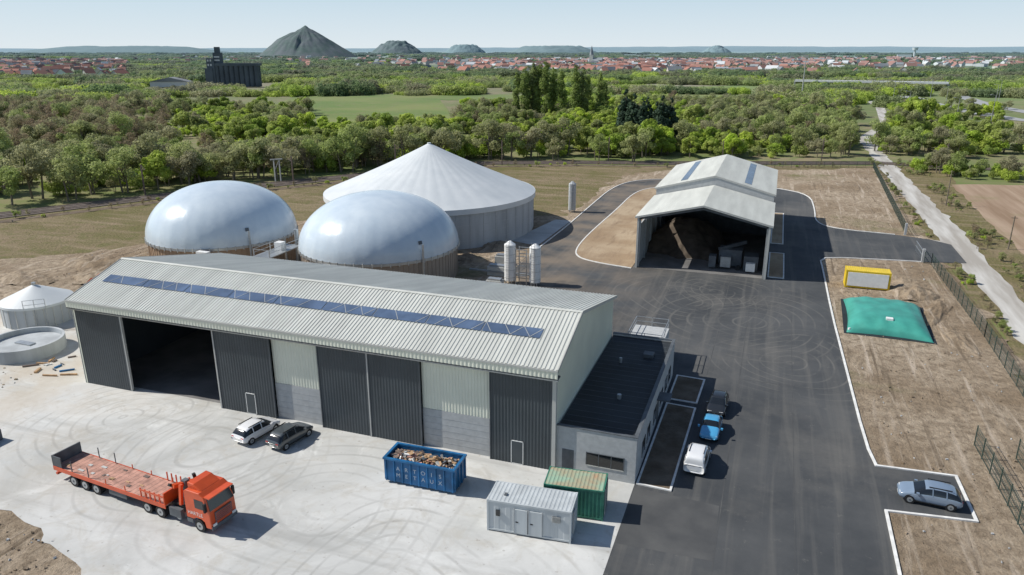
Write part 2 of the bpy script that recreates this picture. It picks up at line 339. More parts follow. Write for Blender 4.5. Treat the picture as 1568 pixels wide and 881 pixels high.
def heap(name,x,y,rx,ry,h,m,rot=0,seed=0,n=36,nz=.5):
    b=MB();vs=[];fs=[]; ca,sa=math.cos(rot),math.sin(rot)
    for i in range(n+1):
        for j in range(n+1):
            u=-1+2*i/n; v=-1+2*j/n; r=math.hypot(u,v)*(1+.35*mnoise.noise(Vector((u*2,v*2,seed+3.3)))); k=max(0,1-r*r)**1.1
            z=h*k*(1+nz*mnoise.noise(Vector((u*3+seed,v*3,seed))))+ (h*.35*nz*mnoise.fractal(Vector((u*6,v*6,seed)),1,2,4) if k>0.02 else 0)-.05
            px=u*rx;py=v*ry; vs.append((x+px*ca-py*sa,y+px*sa+py*ca,z if k>0 else -.15))
    for i in range(n):
        for j in range(n): a=i*(n+1)+j; fs.append((a,a+n+1,a+n+2,a+1))
    b.add(vs,fs,m,True); return b.obj(name)
for k,(x,y,rx,ry,h) in enumerate([(21,116,3.5,4,1.0),(22.8,108,1.6,7,.5),(23.4,98,1.6,6,.4),(20,122,4,2,.7),(-96,82,6,3.5,1.2),(-104,88,7,4,1.1),(-90,88,5,2.5,.8),(-108,78,6,3,.9),(-45,121,5,3,.8),(13,121,3,1.6,.5),(-57,28,6,2.5,.5),(-48,26,5,2,.6),(22,76,3,6,.2),(-12,214,14,4,.6),(15,205,9,12,.4),(-99,72,5,3,.7),(-47,112,4,3,.7),(12.6,112,1.2,4,.3),(-44,27.5,3,1.2,.3),(-84,84,4,2.4,.8)]):
    heap('dirt_mound',x,y,rx,ry,h,'dirt',R.uniform(-.4,.4),k)
b=MB()
for _ in range(900):
    z=R.random()
    if z<.4: x,y=R.uniform(11.5,25),R.uniform(48,132)
    elif z<.6: x,y=R.uniform(-60,-44),R.uniform(24,32)
    elif z<.85: x,y=R.uniform(-112,-84),R.uniform(70,100)
    else: x,y=R.uniform(-92,-74),R.uniform(46,52.5)
    if 11<x<17.5 and 56<y<63.5: continue
    sz=R.uniform(.05,.2)*(1.6 if R.random()<.08 else 1); b.tbox(Matrix.Translation((x,y,sz*.3))@Matrix.Rotation(R.random()*3,4,Vector((R.random(),R.random(),1)).normalized())@Matrix.Diagonal((sz,sz*.7,sz*.5,1)),'dirt' if R.random()<.7 else 'block')
b.obj('rubble')
# ---------------------------------------------------------------- main hall
H=empty('industrial_hall')
X0,X1,Y0,Y1,E,RG,EB=-67.0,-14.9,52.75,75.0,9.5,11.9,8.5; YM=60.0
b=MB()
yf,yb=Y0-.5,Y1+.5
sl=(RG-E)/(YM-yf); sb=(RG-EB)/(yb-YM)
x0,x1=X0-.2,X1+.3
b.ribs((x0,yf,E),(1,0,0),x1-x0,(0,YM-yf,RG-E),math.hypot(YM-yf,RG-E),(0,-sl,1),'roof',.36,.05)
b.ribs((x0,yb,EB),(1,0,0),x1-x0,(0,YM-yb,RG-EB),math.hypot(YM-yb,RG-EB),(0,sb,1),'roof',.36,.05)
prof=[(yf,E-.03),(YM,RG-.03),(yb,EB-.03),(yb,EB-.2),(YM,RG-.2),(yf,E-.2)]
b.add([(x0,y,z) for y,z in prof]+[(x1,y,z) for y,z in prof],[(0,1,4,5),(1,2,3,4),(11,10,7,6),(10,9,8,7),(5,4,10,11),(4,3,9,10),(0,5,11,6),(2,8,9,3),(0,6,7,1),(1,7,8,2)],'fascia')
b.add([(x0,YM-.25,RG+.0),(x1,YM-.25,RG+.0),(x1,YM,RG+.1),(x0,YM,RG+.1),(x0,YM+.25,RG+.02),(x1,YM+.25,RG+.02)],[(0,1,2,3),(3,2,5,4)],'roof')
for X in (x0-.03,x1+.002):   # verge trims
    for (ya,za),(yc,zc) in (((yf,E),(YM,RG)),((YM,RG),(yb,EB))):
        b.add([(X,ya,za-.22),(X,yc,zc-.22),(X,yc,zc+.09),(X,ya,za+.09),(X+.03,ya,za-.22),(X+.03,yc,zc-.22),(X+.03,yc,zc+.09),(X+.03,ya,za+.09)],[(3,2,1,0),(4,5,6,7),(3,7,6,2)],'fascia')
b.obj('roof',H)
b=MB()
n=9; xs=-65.8; w=(48.6)/n
for i in range(n):
    y0s,y1s=55.7,56.95
    z0=E+(y0s-yf)*sl+.1; z1=E+(y1s-yf)*sl+.1
    a=xs+i*w+.05; c=xs+(i+1)*w-.05
    b.add([(a,y0s,z0),(c,y0s,z0),(c,y1s,z1),(a,y1s,z1)],[(0,1,2,3)],'skyl')
    k=6
    for j in range(k):
        t0=a+(c-a)*j/k; t1=a+(c-a)*(j+1)/k; ya,yc=(y0s,y1s) if j%2 else (y1s,y0s)
        za=E+(ya-yf)*sl+.115; zb=E+(yc-yf)*sl+.115
        if R.random()<.6: b.beam((t0,ya,za),(t1,yc,zb),.045,'fascia',.015)
b.obj('skylight_strip',H)
b=MB()
b.ribs((x0,yf-.02,8.75),(1,0,0),x1-x0,(0,0,1),.6,(0,-1,0),'cream',.36,.025)
b.box(x0,x1,yf-.08,yf,9.33,9.5,'fascia'); b.box(x0,x1,Y0-.49,Y0+.3,8.62,8.75,'grey_d')
b.box(x0,x1,Y0-.35,Y0-.2,8.45,8.62,'steel')
b.obj('front_fascia',H)
b=MB()
for X,s_,nm in ((X1,1,'r'),(X0,-1,'l')):
    vs=[(X,Y0,0),(X,Y1,0),(X,Y1,EB-.1),(X,YM,RG-.2),(X,Y0,E-.1)]
    b.add(vs,[(0,1,2,3,4)],'cream')
    ny=64
    for i in range(ny):
        y=Y0+(Y1-Y0)*(i+.3)/ny; top=(E+(y-yf)*sl if y<YM else EB+(yb-y)*sb)-.25
        b.box(min(X,X+s_*.03),max(X,X+s_*.03),y,y+.15,0,top,'cream')
b.box(X0+.01,X1-.01,Y1-.25,Y1,0,EB-.15,'cream')
b.box(X0-.05,X0+.25,Y0-.05,Y0+.25,0,8.7,'cream'); b.box(X1-.25,X1+.07,Y0-.09,Y0+.25,0,8.7,'fascia')
b.obj('end_walls',H)
b=MB()
for a,c in ((-42.8,-37.6),(-27.2,-20.7)):
    b.box(a,c,Y0+.3,Y0+.6,0,3.7,'block'); b.box(a,c,Y0+.36,Y0+.6,3.7,9.2,'cream')
    b.ribs((a,Y0+.34,3.72),(1,0,0),c-a,(0,0,1),5.2,(0,-1,0),'cream',.3,.03)
    z=.6
    while z<3.6: b.box(a,c,Y0+.285,Y0+.3,z-.012,z,'block'); z+=.6
b.obj('bay_walls',H)
b=MB()
doors=[(-67,-60.8),(-49.2,-42.8),(-37.6,-32.45),(-32.35,-27.2),(-20.7,-15.1)]
for a,c in doors:
    b.box(a,c,Y0+.03,Y0+.12,.05,8.62,'dark'); b.ribs((a,Y0+.0,.06),(1,0,0),c-a,(0,0,1),8.55,(0,-1,0),'dark',.3,.025)
    for x in (a,c-.08): b.box(x,x+.08,Y0-.06,Y0+.02,.05,8.62,'grey_d')
b.box(-32.45,-32.35,Y0-.07,Y0,.05,8.62,'fascia'); b.box(-60.8,-60.65,Y0-.05,Y0+.2,0,8.62,'fascia'); b.box(-49.35,-49.2,Y0-.05,Y0+.2,0,8.62,'fascia')
b.obj('sliding_doors',H)
b=MB()
for a in (-46.1,-18.7):
    b.box(a,a+1,Y0-.05,Y0-.01,.1,2.2,'dark')
    for q in ((a-.06,a,.05,2.26),(a+1,a+1.06,.05,2.26),(a-.06,a+1.06,2.2,2.26),(a-.06,a+1.06,.05,.1)): b.box(q[0],q[1],Y0-.06,Y0-.0,q[2],q[3],'wht')
b.obj('wicket_doors',H)
b=MB()
def rz(y): return (E+(y-yf)*sl if y<YM else EB+(yb-y)*sb)
for x in np.linspace(X0+.4,X1-.5,9):
    if not -61<x<-49: b.box(x-.15,x+.15,Y0+.8,Y0+1.1,0,9.1,'steel')
    b.box(x-.15,x+.15,Y1-.8,Y1-.5,0,8.2,'steel')
    b.beam((x,Y0+.9,rz(Y0+.9)-.45),(x,YM,RG-.5),.3,'steel'); b.beam((x,Y1-.6,rz(Y1-.6)-.45),(x,YM,RG-.5),.3,'steel')
b.box(X0+.1,X1-.1,Y1-.5,Y1-.26,0,3.5,'grey_d'); b.box(X0+.1,X1-.1,Y1-.4,Y1-.27,3.5,8.1,'dark')
b.box(-49.3,-49.05,Y0+.6,Y1-.5,0,8.2,'dark'); b.box(X0+.05,X0+.15,Y0+.6,Y1-.5,0,8.2,'dark')
b.add([(X0+.1,Y0+.8,.045),(X1-.1,Y0+.8,.045),(X1-.1,Y1-.5,.045),(X0+.1,Y1-.5,.045)],[(0,1,2,3)],'floor')  # floor sheet coloured dark to deepen the shade inside the hall
b.obj('interior_frame',H)
# annex
A=empty('office_annex')
ax0,ax1,ay0,ay1,ah=-14.82,-8.1,53.0,75.4,4.25
b=MB(); b.box(ax0,ax1,ay0,ay1,0,ah-.3,'block')
for q in ((ax0,ax1,ay0,ay0+.25),(ax0,ax1,ay1-.25,ay1),(ax1-.25,ax1,ay0+.25,ay1-.25)): b.box(*q,ah-.299,ah,'block')
z=.4
while z<ah: b.box(ax0+.1,ax1+.005,ay0-.005,ay1,z-.008,z,'fascia'); z+=.4
b.obj('walls',A)
b=MB(); b.box(ax0+.06,ax1-.26,ay0+.26,ay1-.26,ah-.298,ah-.22,'membrane'); b.cyl(-11,60,ah-.22,ah+.2,.2,'steel',12); b.cyl(-12.5,68,ah-.22,ah+.3,.15,'steel',12); b.box(-10.6,-9.6,70,71,ah-.22,ah+.15,'grey_d')
for y in np.arange(54.5,75,1.05): b.box(ax0+.1,ax1-.3,y,y+.04,ah-.219,ah-.212,'grey_d')
b.obj('flat_roof',A)
b=MB()
for q in ((ax0,ax1+.06,ay0-.06,ay0+.27),(ax0,ax1+.06,ay1-.27,ay1+.06),(ax1-.27,ax1+.06,ay0+.28,ay1-.28)): b.box(*q,ah+.002,ah+.06,'grey_d')
b.obj('coping',A)
b=MB()
b.box(-12.2,-9.1,ay0-.03,ay0+.02,1.1,2.2,'glass')
for x in (-12.25,-11.2,-10.15,-9.1): b.box(x,x+.06,ay0-.05,ay0+.02,1.05,2.25,'grey_d')
b.box(-12.25,-9.04,ay0-.06,ay0+.02,1.0,1.06,'fascia'); b.box(-12.25,-9.04,ay0-.06,ay0+.02,2.2,2.25,'grey_d')
b.box(-14.3,-13.3,ay0-.03,ay0+.02,.05,2.15,'grey_d')
for y in (56,58.5,62,66,69,71.5): b.box(ax1-.02,ax1+.03,y,y+1.3,.9,2.3,'glass'); b.box(ax1-.02,ax1+.06,y-.07,y,.85,2.35,'grey_d'); b.box(ax1-.02,ax1+.06,y+1.3,y+1.37,.85,2.35,'grey_d')
b.box(ax1-.02,ax1+.04,64,65,.05,2.2,'grey_d'); b.box(ax1,ax1+1.2,63.6,65.4,2.6,2.72,'grey_d')
b.obj('windows_and_doors',A)
b=MB(); b.box(-13.4,-9.5,76,81.5,0,3.2,'block'); b.obj('plant_room',A)
b=MB()
for x,y in [(x,y) for x in (-13.3,-11.5,-9.6) for y in (76.1,78.5,81.4)]:
    if x in(-13.3,-9.6) or y in(76.1,81.4): b.box(x-.03,x+.03,y-.03,y+.03,3.2,4.3,'steel')
for z in (3.7,4.25):
    b.box(-13.3,-9.6,76.07,76.13,z,z+.05,'steel');b.box(-13.3,-9.6,81.37,81.43,z,z+.05,'steel');b.box(-9.63,-9.57,76.1,81.4,z,z+.05,'steel');b.box(-13.33,-13.27,76.1,81.4,z,z+.05,'steel')
b.obj('railing',A)
# ---------------------------------------------------------------- barn
Bn=empty('storage_barn')
def gable(b,x0,x1,y0,y1,e,r,ov=.3):
    xm=(x0+x1)/2; k=(r-e)/(xm-x0+ov); w=math.hypot(xm-x0+ov,r-e)
    b.ribs((x0-ov,y0-ov,e),(0,1,0),y1-y0+2*ov,(xm-x0+ov,0,r-e),w,(-k,0,1),'roof',.5,.05)
    b.ribs((x1+ov,y0-ov,e),(0,1,0),y1-y0+2*ov,(xm-x1-ov,0,r-e),w,(k,0,1),'roof',.5,.05)
    pr=[(x0-ov,e-.02),(xm,r-.02),(x1+ov,e-.02),(x1+ov,e-.3),(xm,r-.3),(x0-ov,e-.3)]
    b.add([(x,y0-ov,z) for x,z in pr]+[(x,y1+ov,z) for x,z in pr],[(0,5,4,1),(1,4,3,2),(6,7,10,11),(7,8,9,10),(0,6,11,5),(2,3,9,8),(5,11,10,4),(4,10,9,3),(0,1,7,6),(1,2,8,7)],'fascia')
b=MB(); bx0,bx1=-19.8,.6
gable(b,bx0,bx1,116.2,134.6,8.5,11.0); gable(b,bx0,bx1,135.2,164,9.9,12.7); b.obj('roof',Bn)
b=MB(); xm=(bx0+bx1)/2
vs=[(bx0,135,8.2),(bx1,135,8.2),(bx1,135,9.8),(xm,135,12.5),(bx0,135,9.8)]; b.add(vs,[(0,1,2,3,4)],'block')
vs=[(bx0,163.8,0),(bx1,163.8,0),(bx1,163.8,9.8),(xm,163.8,12.5),(bx0,163.8,9.8)]; b.add(vs,[(0,1,2,3,4)],'block')
b.box(bx0,bx0+.25,116.3,163.7,0,6.8,'block'); b.box(bx1-.25,bx1,116.3,163.7,0,8.3,'block')
b.box(bx0+.02,bx0+.2,135.1,163.7,6.8,9.6,'grey_d')
b.box(bx0+.26,bx1-.26,146,146.3,0,9,'grey_d')
b.obj('walls',Bn)
b=MB()
for y in np.linspace(116.5,163.2,9):
    e=8.3 if y<135 else 9.6; r=10.75 if y<135 else 12.4
    b.box(bx0+.26,bx0+.6,y-.15,y+.15,0,e,'steel'); b.box(bx1-.6,bx1-.26,y-.15,y+.15,0,e,'steel')
    b.beam((bx0+.4,y,e-.2),(xm,y,r-.4),.3,'grey_d'); b.beam((bx1-.4,y,e-.2),(xm,y,r-.4),.3,'grey_d')
for x in (bx0+.05,bx1-.35): b.box(x,x+.3,116.0,116.3,0,8.3,'fascia')
b.obj('portal_frames',Bn)
b=MB()
for xa in (xm-5.6,xm+5.6):
    k=(12.7-9.9)/(xm-bx0+.3)
    za=lambda x: 12.7-abs(x-xm)*k+.07
    b.add([(xa-.6,137,za(xa-.6)),(xa+.6,137,za(xa+.6)),(xa+.6,162,za(xa+.6)),(xa-.6,162,za(xa-.6))],[(0,1,2,3)],'skyl')
b.obj('skylights',Bn)
b=MB(); b.add([(bx0+.3,116.3,.05),(bx1-.3,116.3,.05),(bx1-.3,163,.05),(bx0+.3,163,.05)],[(0,1,2,3)],'floor'); b.obj('floor',Bn)
heap('compost_pile',-13.5,133.5,7.5,11,4.8,'heap',0,3,44,.22)
b=MB()
b.box(-7,-3.4,121,124,.3,3,'grey_d'); b.box(-6.6,-5,119.6,121,.4,2.1,'steel'); b.box(-3,-.8,119.5,122.5,.2,2.5,'grey_d'); b.box(-2.6,-1.2,118.6,119.5,.3,1.6,'wht')
b.box(-8.4,-7.3,119.2,120.8,.3,2.2,'grey_d'); b.beam((-7,121,3),(-3,124,3.8),.5,'grey_d')
for x in (-6.8,-3.8,-2.6,-1.2,-8,-7.6):
    for y in (119.7,121.9): b.cyl(x,.4,y,y+.3,.4,'blk',14,axis='y')
b.obj('screening_machine')
# ---------------------------------------------------------------- tanks
def dome_tank(name,x,y,r,hw,rise,wall):
    T=empty(name,(x,y,0)); b=MB(); b.cyl(0,0,0,hw,r-.25,wall,96)
    for i in range(96):
        a=2*math.pi*i/96; b.beam(((r-.22)*math.cos(a),(r-.22)*math.sin(a),.1),((r-.22)*math.cos(a),(r-.22)*math.sin(a),hw),.06,wall)
    b.obj('wall',T)
    b=MB(); n=192;m=36;vs=[];fs=[]
    for j in range(m+1):
        t=j/m*math.pi/2; rr=r*math.cos(t)**.96 if j<m else 0; z=hw+.15+rise*math.sin(t)**.98
        for i in range(n): a=2*math.pi*i/n; q=1+.0025*abs(math.cos(a*16))*math.cos(t); vs.append((rr*q*math.cos(a),rr*q*math.sin(a),z))
    for j in range(m):
        for i in range(n): fs.append((j*n+i,j*n+(i+1)%n,(j+1)*n+(i+1)%n,(j+1)*n+i))
    b.add(vs,fs,'dome',True); b.obj('gas_dome',T)
    b=MB(); b.cyl(0,0,hw-.25,hw+.15,r+.08,'steel',96)
    for i in range(60): a=2*math.pi*i/60; b.beam(((r+.1)*math.cos(a),(r+.1)*math.sin(a),hw-.4),((r+.1)*math.cos(a),(r+.1)*math.sin(a),hw+.25),.12,'fascia')
    b.obj('clamp_ring',T)
    b=MB(); a=-.55; q=(r*.93*math.cos(a),r*.93*math.sin(a)); b.beam((q[0],q[1],hw+2.4),(q[0]+.5,q[1]-.3,hw+2.6),.5,'grey_d'); b.beam(((r+.3)*math.cos(a),(r+.3)*math.sin(a),0),((r+.3)*math.cos(a),(r+.3)*math.sin(a),hw+2.4),.22,'steel'); b.obj('vent_pipe',T); return T
t1=dome_tank('gas_dome_tank',-86.2,98,11.9,4.7,8.3,'brownclad'); t2=dome_tank('gas_dome_tank',-57.5,99.8,12.4,4.7,8.1,'greyclad')
b=MB(); b.box(-72.5,-69.5,88,96,4.2,4.35,'steel')
for x,y in ((-72.4,88.1),(-69.6,88.1),(-72.4,92),(-69.6,92),(-72.4,95.9),(-69.6,95.9)): b.box(x-.06,x+.06,y-.06,y+.06,0,5.5,'steel')
for x in (-72.4,-69.6):
    for z in (4.9,5.45): b.box(x-.03,x+.03,88,96,z,z+.05,'steel')
b.box(-72.4,-69.6,88.05,88.1,5.4,5.5,'steel'); b.cyl(-71,97,0,6.6,.35,'steel',12); b.box(-71.6,-70.4,92,93.2,4.36,5.6,'wht')
b.box(-81,-79,85.6,86.4,3.4,4.9,'wht'); b.obj('service_walkway')
T=empty('storage_tank',(-64.3,132.8,0)); r=20.6; hw=7.2; b=MB(); b.cyl(0,0,0,hw,r,'tankcon',120)
for z in (1.4,2.8,4.2,5.6): b.cyl(0,0,z,z+.06,r+.02,'block',120,caps=False)
for i in range(48): a=2*math.pi*i/48; b.beam((r*math.cos(a),r*math.sin(a),0),(r*math.cos(a),r*math.sin(a),hw),.1,'block')
b.obj('wall',T)
b=MB(); n=240;m=16;vs=[];fs=[]
for j in range(m+1):
    t=j/m; rr=(r+.35)*(1-t)
    for i in range(n):
        a=2*math.pi*i/n; z=hw+9.3*(t*.88+.12*t**2.2)+.075*math.sin(math.pi*min(1,t*1.02+.02))**.5*(1-t)*abs(math.cos(a*20))
        vs.append((rr*math.cos(a),rr*math.sin(a),z))
for j in range(m):
    for i in range(n): fs.append((j*n+i,j*n+(i+1)%n,(j+1)*n+(i+1)%n,(j+1)*n+i))
b.add(vs,fs,'fabric',True); b.cyl(0,0,hw-.9,hw+.05,r+.36,'fabric',180,caps=False); b.cyl(0,0,hw+9.1,hw+9.35,.35,'fabric',16); b.obj('fabric_roof',T)
T=empty('small_cone_tank',(-89.4,65.6,0)); b=MB(); b.cyl(0,0,0,2.9,4.1,'tankcon',48)
for i in range(24): a=2*math.pi*i/24; b.beam((4.1*math.cos(a),4.1*math.sin(a),0),(4.1*math.cos(a),4.1*math.sin(a),2.9),.1,'fascia')
b.obj('wall',T); b=MB(); b.cyl(0,0,2.9,4.8,4.25,'fabric',48,r2=.15,smooth=False); b.cyl(0,0,2.6,2.9,4.26,'fabric',48); b.cyl(0,0,4.75,5.1,.25,'steel',12)
for z in (3.3,3.9): b.beam((2.2,-3.6,z),(4.0,-2.0,z),.05,'steel')
for q in ((2.2,-3.6),(3.1,-2.8),(4.0,-2.0)): b.beam((*q,0),(*q,3.9),.06,'steel')
b.obj('cone_roof',T)
T=empty('open_settling_tank',(-81.1,57.0,0)); b=MB(); n=48
vs=[]
for rr,z in ((4.15,0),(4.15,1.55),(3.85,1.55),(3.85,.9)):
    for i in range(n): a=2*math.pi*i/n; vs.append((rr*math.cos(a),rr*math.sin(a),z))
b.add(vs,[(j*n+i,j*n+(i+1)%n,(j+1)*n+(i+1)%n,(j+1)*n+i) for j in range(3) for i in range(n)],'tankcon'); b.obj('wall',T)
b=MB(); b.cyl(0,0,.85,.95,3.87,'tankcon',48); b.box(-1.2,1.2,-.4,.4,.96,1.1,'steel'); b.obj('water',T)
def silo(name,x,y,r,h,m='wht'):
    T=empty(name,(x,y,0)); b=MB(); b.cyl(0,0,.5,h,r,m,28); b.cyl(0,0,h,h+.5,r,m,28,r2=.2)
    for z in np.arange(1,h,1.2): b.cyl(0,0,z,z+.06,r+.03,'fascia',28)
    for i in range(4): a=i*math.pi/2+.7; b.box(r*.8*math.cos(a)-.08,r*.8*math.cos(a)+.08,r*.8*math.sin(a)-.08,r*.8*math.sin(a)+.08,0,.6,'steel')
    b.obj('shell',T); b=MB()
    for s_ in (-.25,.25): b.beam((s_,-r-.2,0),(s_,-r-.2,h+.9),.05,'steel')
    for z in np.arange(.3,h+.8,.35): b.beam((-.25,-r-.2,z),(.25,-r-.2,z),.035,'steel')
    b.obj('ladder',T)
silo('filter_silo',-36.2,101.3,.85,6.1); silo('filter_silo',-32.3,101.6,.85,5.9); silo('flare_stack',-40.8,154.6,.8,6.2,'tankcon')
b=MB()
for x in (-35.1,-33.4):
    for y in (100.8,102.4): b.beam((x,y,0),(x,y,5.6),.12,'steel')
for z in (1.5,3,4.5,5.5):
    for y in (100.8,102.4): b.beam((-35.1,y,z),(-33.4,y,z),.1,'steel')
for z in (1.5,3.): b.beam((-35.1,100.8,z),(-33.4,100.8,z+1.5),.08,'steel')
b.obj('pipe_frame')
b=MB()
for x,y,w in ((-38.5,97,2.4),(-41,104,3),(-42,110,2)): b.box(x,x+w,y,y+1.4,0,1.4,'fascia'); b.box(x+.2,x+w-.2,y+.2,y+1.2,1.401,1.7,'steel')
b.beam((-44,104,.7),(-33,104,.7),.25,'steel'); b.beam((-47,98,.4),(-37,99.5,.4),.3,'wht'); b.obj('pump_station')
b=MB()
b.box(0,2.2,0,1.5,.7,1.5,'orange'); b.box(.1,1.2,.1,1.3,1.5,2.5,'glass'); b.box(.05,1.25,.05,1.35,2.5,2.6,'orange')
for y in (-.15,1.25): b.box(-.2,2.4,y,y+.4,0,.6,'blk')
b.beam((0,.7,1.2),(-1.2,.7,1.9),.25,'orange'); b.beam((-1.2,.7,1.9),(-2.2,.7,.9),.2,'orange'); b.box(-2.6,-2,.4,1.0,.3,.9,'grey_d')
o=b.obj('excavator',None,(-93.0,78,0),.5); o.scale=(.8,.8,.8)
# ---------------------------------------------------------------- yard objects
def container(name,x,y,L_,W_,h,rot,side,roof,cabin=False):
    T=empty(name,(x,y,.03),rot); b=MB(); b.box(.08,L_-.08,.08,W_-.08,.15,h-.1,side)
    for o_,u,ul,nn in (((.1,.05,.2),(1,0,0),L_-.2,(0,-1,0)),((.1,W_-.05,.2),(1,0,0),L_-.2,(0,1,0)),((.05,.1,.2),(0,1,0),W_-.2,(-1,0,0)),((L_-.05,.1,.2),(0,1,0),W_-.2,(1,0,0))):
        b.ribs(o_,u,ul,(0,0,1),h-.35,nn,side,.3 if not cabin else .9,.035 if not cabin else .015)
    for X in (0,L_-.14):
        for Y in (0,W_-.14): b.box(X,X+.14,Y,Y+.14,0,h,side)
    for z in (.1,h-.16):
        b.box(.14,L_-.14,0,.1,z,z+.14,side);b.box(.14,L_-.14,W_-.1,W_,z,z+.14,side);b.box(0,.1,.14,W_-.14,z,z+.14,side);b.box(L_-.1,L_,.14,W_-.14,z,z+.14,side)
    b.obj('body',T); b=MB(); b.ribs((.1,.1,h-.035),(1,0,0),L_-.2,(0,1,0),W_-.2,(0,0,1),roof,.3,.02); b.obj('roof',T)
    b=MB()
    if cabin:
        for a in (2.1,3.2): b.box(a,a+.95,-.06,.02,.2,2.2,side); b.box(a-.03,a,-.08,.02,.2,2.24,'block'); b.box(a+.95,a+.98,-.08,.02,.2,2.24,'block'); b.box(a+.1,a+.3,-.075,-.02,1.1,1.2,'blk')
        b.box(.7,1.0,-.05,.02,1.4,1.9,'glass'); b.box(4.9,5.5,-.05,.02,1.6,2.1,'grey_d'); b.box(1.1,1.3,.8,1.1,h,h+.08,'grey_d'); b.box(L_-.01,L_+.04,.8,1.6,.3,2.1,'block')
        for i in range(9): b.box(4.9,5.5,-.07,-.05,1.62+i*.055,1.64+i*.055,'fascia')
    else:
        for y in (.5,1.05,1.55,2.1): b.beam((L_+.05,y,.15),(L_+.05,y,h-.1),.05,'steel')
        b.box(L_-.01,L_+.06,W_/2-.03,W_/2+.03,.2,h-.2,'blk')
    b.obj('fittings',T); return T
container('site_cabin',-17.3,43.3,6.3,2.6,2.65,math.radians(4.5),'cab_g','cab_g',True)
container('shipping_container',-14.0,46.7,4.6,2.6,2.6,math.radians(6),'green_c','rust')
T=container('storage_container',11.8,116,6.1,2.5,2.7,0,'yellow','yellow')
b=MB(); b.box(.3,5.8,-.07,.02,.35,2.4,'wht'); b.obj('side_panel',T)
# skip
T=empty('scrap_skip',(-27.5,46.5,.03),math.radians(1)); L_,W_,h=6.1,2.4,2.3; b=MB()
for q in ((0,L_,0,.08),(0,L_,W_-.08,W_),(0,.08,.08,W_-.08),(L_-.08,L_,.08,W_-.08)): b.box(*q,.25,h,'blue')
b.box(.01,L_-.01,.01,W_-.01,.2,.3,'blue')
for i in range(9):
    x=.05+i*(L_-.2)/8
    for y in (-.1,W_+.002): b.box(x,x+.1,y,y+.098,.25,h-.12,'blue')
for y in (.05,.85,1.5,2.25): b.box(L_+.001,L_+.1,y,y+.1,.25,h-.12,'blue'); b.box(-.1,-.001,y,y+.1,.25,h-.12,'blue')
for q in ((-.12,L_+.12,-.13,.1),(-.12,L_+.12,W_-.1,W_+.13),(-.12,.1,.1,W_-.1),(L_-.1,L_+.12,.1,W_-.1)): b.box(*q,h-.118,h+.04,'blue')
b.box(.3,L_-.3,.5,.7,0,.2,'grey_d'); b.box(.3,L_-.3,1.7,1.9,0,.2,'grey_d'); b.beam((-.15,1.2,.5),(-.15,1.2,1.6),.12,'blk')
b.obj('bin',T); b=MB(); b.box(.1,L_-.1,.1,W_-.1,.32,1.75,'heap')
for _ in range(230):
    x,y=R.uniform(.35,L_-.35),R.uniform(.35,W_-.35); zz=1.75+.55*(1-abs(y-1.2)/1.2)*R.uniform(.3,1.1)
    b.tbox(Matrix.Translation((x,y,zz))@Matrix.Rotation(R.uniform(-1.2,1.2),4,Vector((R.random()-.5,R.random()-.5,R.random())).normalized())@Matrix.Diagonal((R.uniform(.1,.7),R.uniform(.1,.45),R.uniform(.03,.15),1)),R.choice(['cardb','cardb','cardb','rail','rail','fascia','wht','deckw','grey_d']))
b.obj('scrap',T)
for txt,z in (('ARTOIS',1.45),('METAUX',.85)):
    for k,ch in enumerate(txt):
        cu=D.curves.new('lettering','FONT'); cu.body=ch; cu.size=.5; cu.extrude=.004; cu.align_x='CENTER'; cu.materials.append(M['letter'])
        o=D.objects.new('lettering',cu); COL.objects.link(o); o.parent=T; o.location=(1.18+k*.745,-.012,z-.15); o.rotation_euler=(math.pi/2,0,0)
# tarpaulin bladder tank
T=empty('bladder_tank',(15.9,102.6,0),math.radians(-2)); b=MB(); n=60; vs=[];fs=[]
for i in range(n+1):
    for j in range(n+1):
        u=-1+2*i/n;v=-1+2*j/n; k=(1-abs(u)**3.2)*(1-abs(v)**3.2)
        z=.05+1.7*max(0,k)**.5+.07*math.sin(u*15+v*3)*k*(1-k)*3+.06*mnoise.noise(Vector((u*4,v*4,1)))*k
        vs.append((u*4.9*(1-.07*(1-abs(v)**2)*abs(u)**6),v*6.9*(1-.07*(1-abs(u)**2)*abs(v)**6),z))
for i in range(n):
    for j in range(n): a=i*(n+1)+j; fs.append((a,a+n+1,a+n+2,a+1))
b.add(vs,fs,'teal',True); b.obj('bladder',T); b=MB(); b.box(-5.2,5.2,-7.2,7.2,.0,.04,'membrane'); b.box(-.4,.4,-4.6,-3.9,1.4,1.72,'wht'); b.cyl(-4.6,-6.4,.05,.5,.15,'wht',10); b.obj('liner',T)
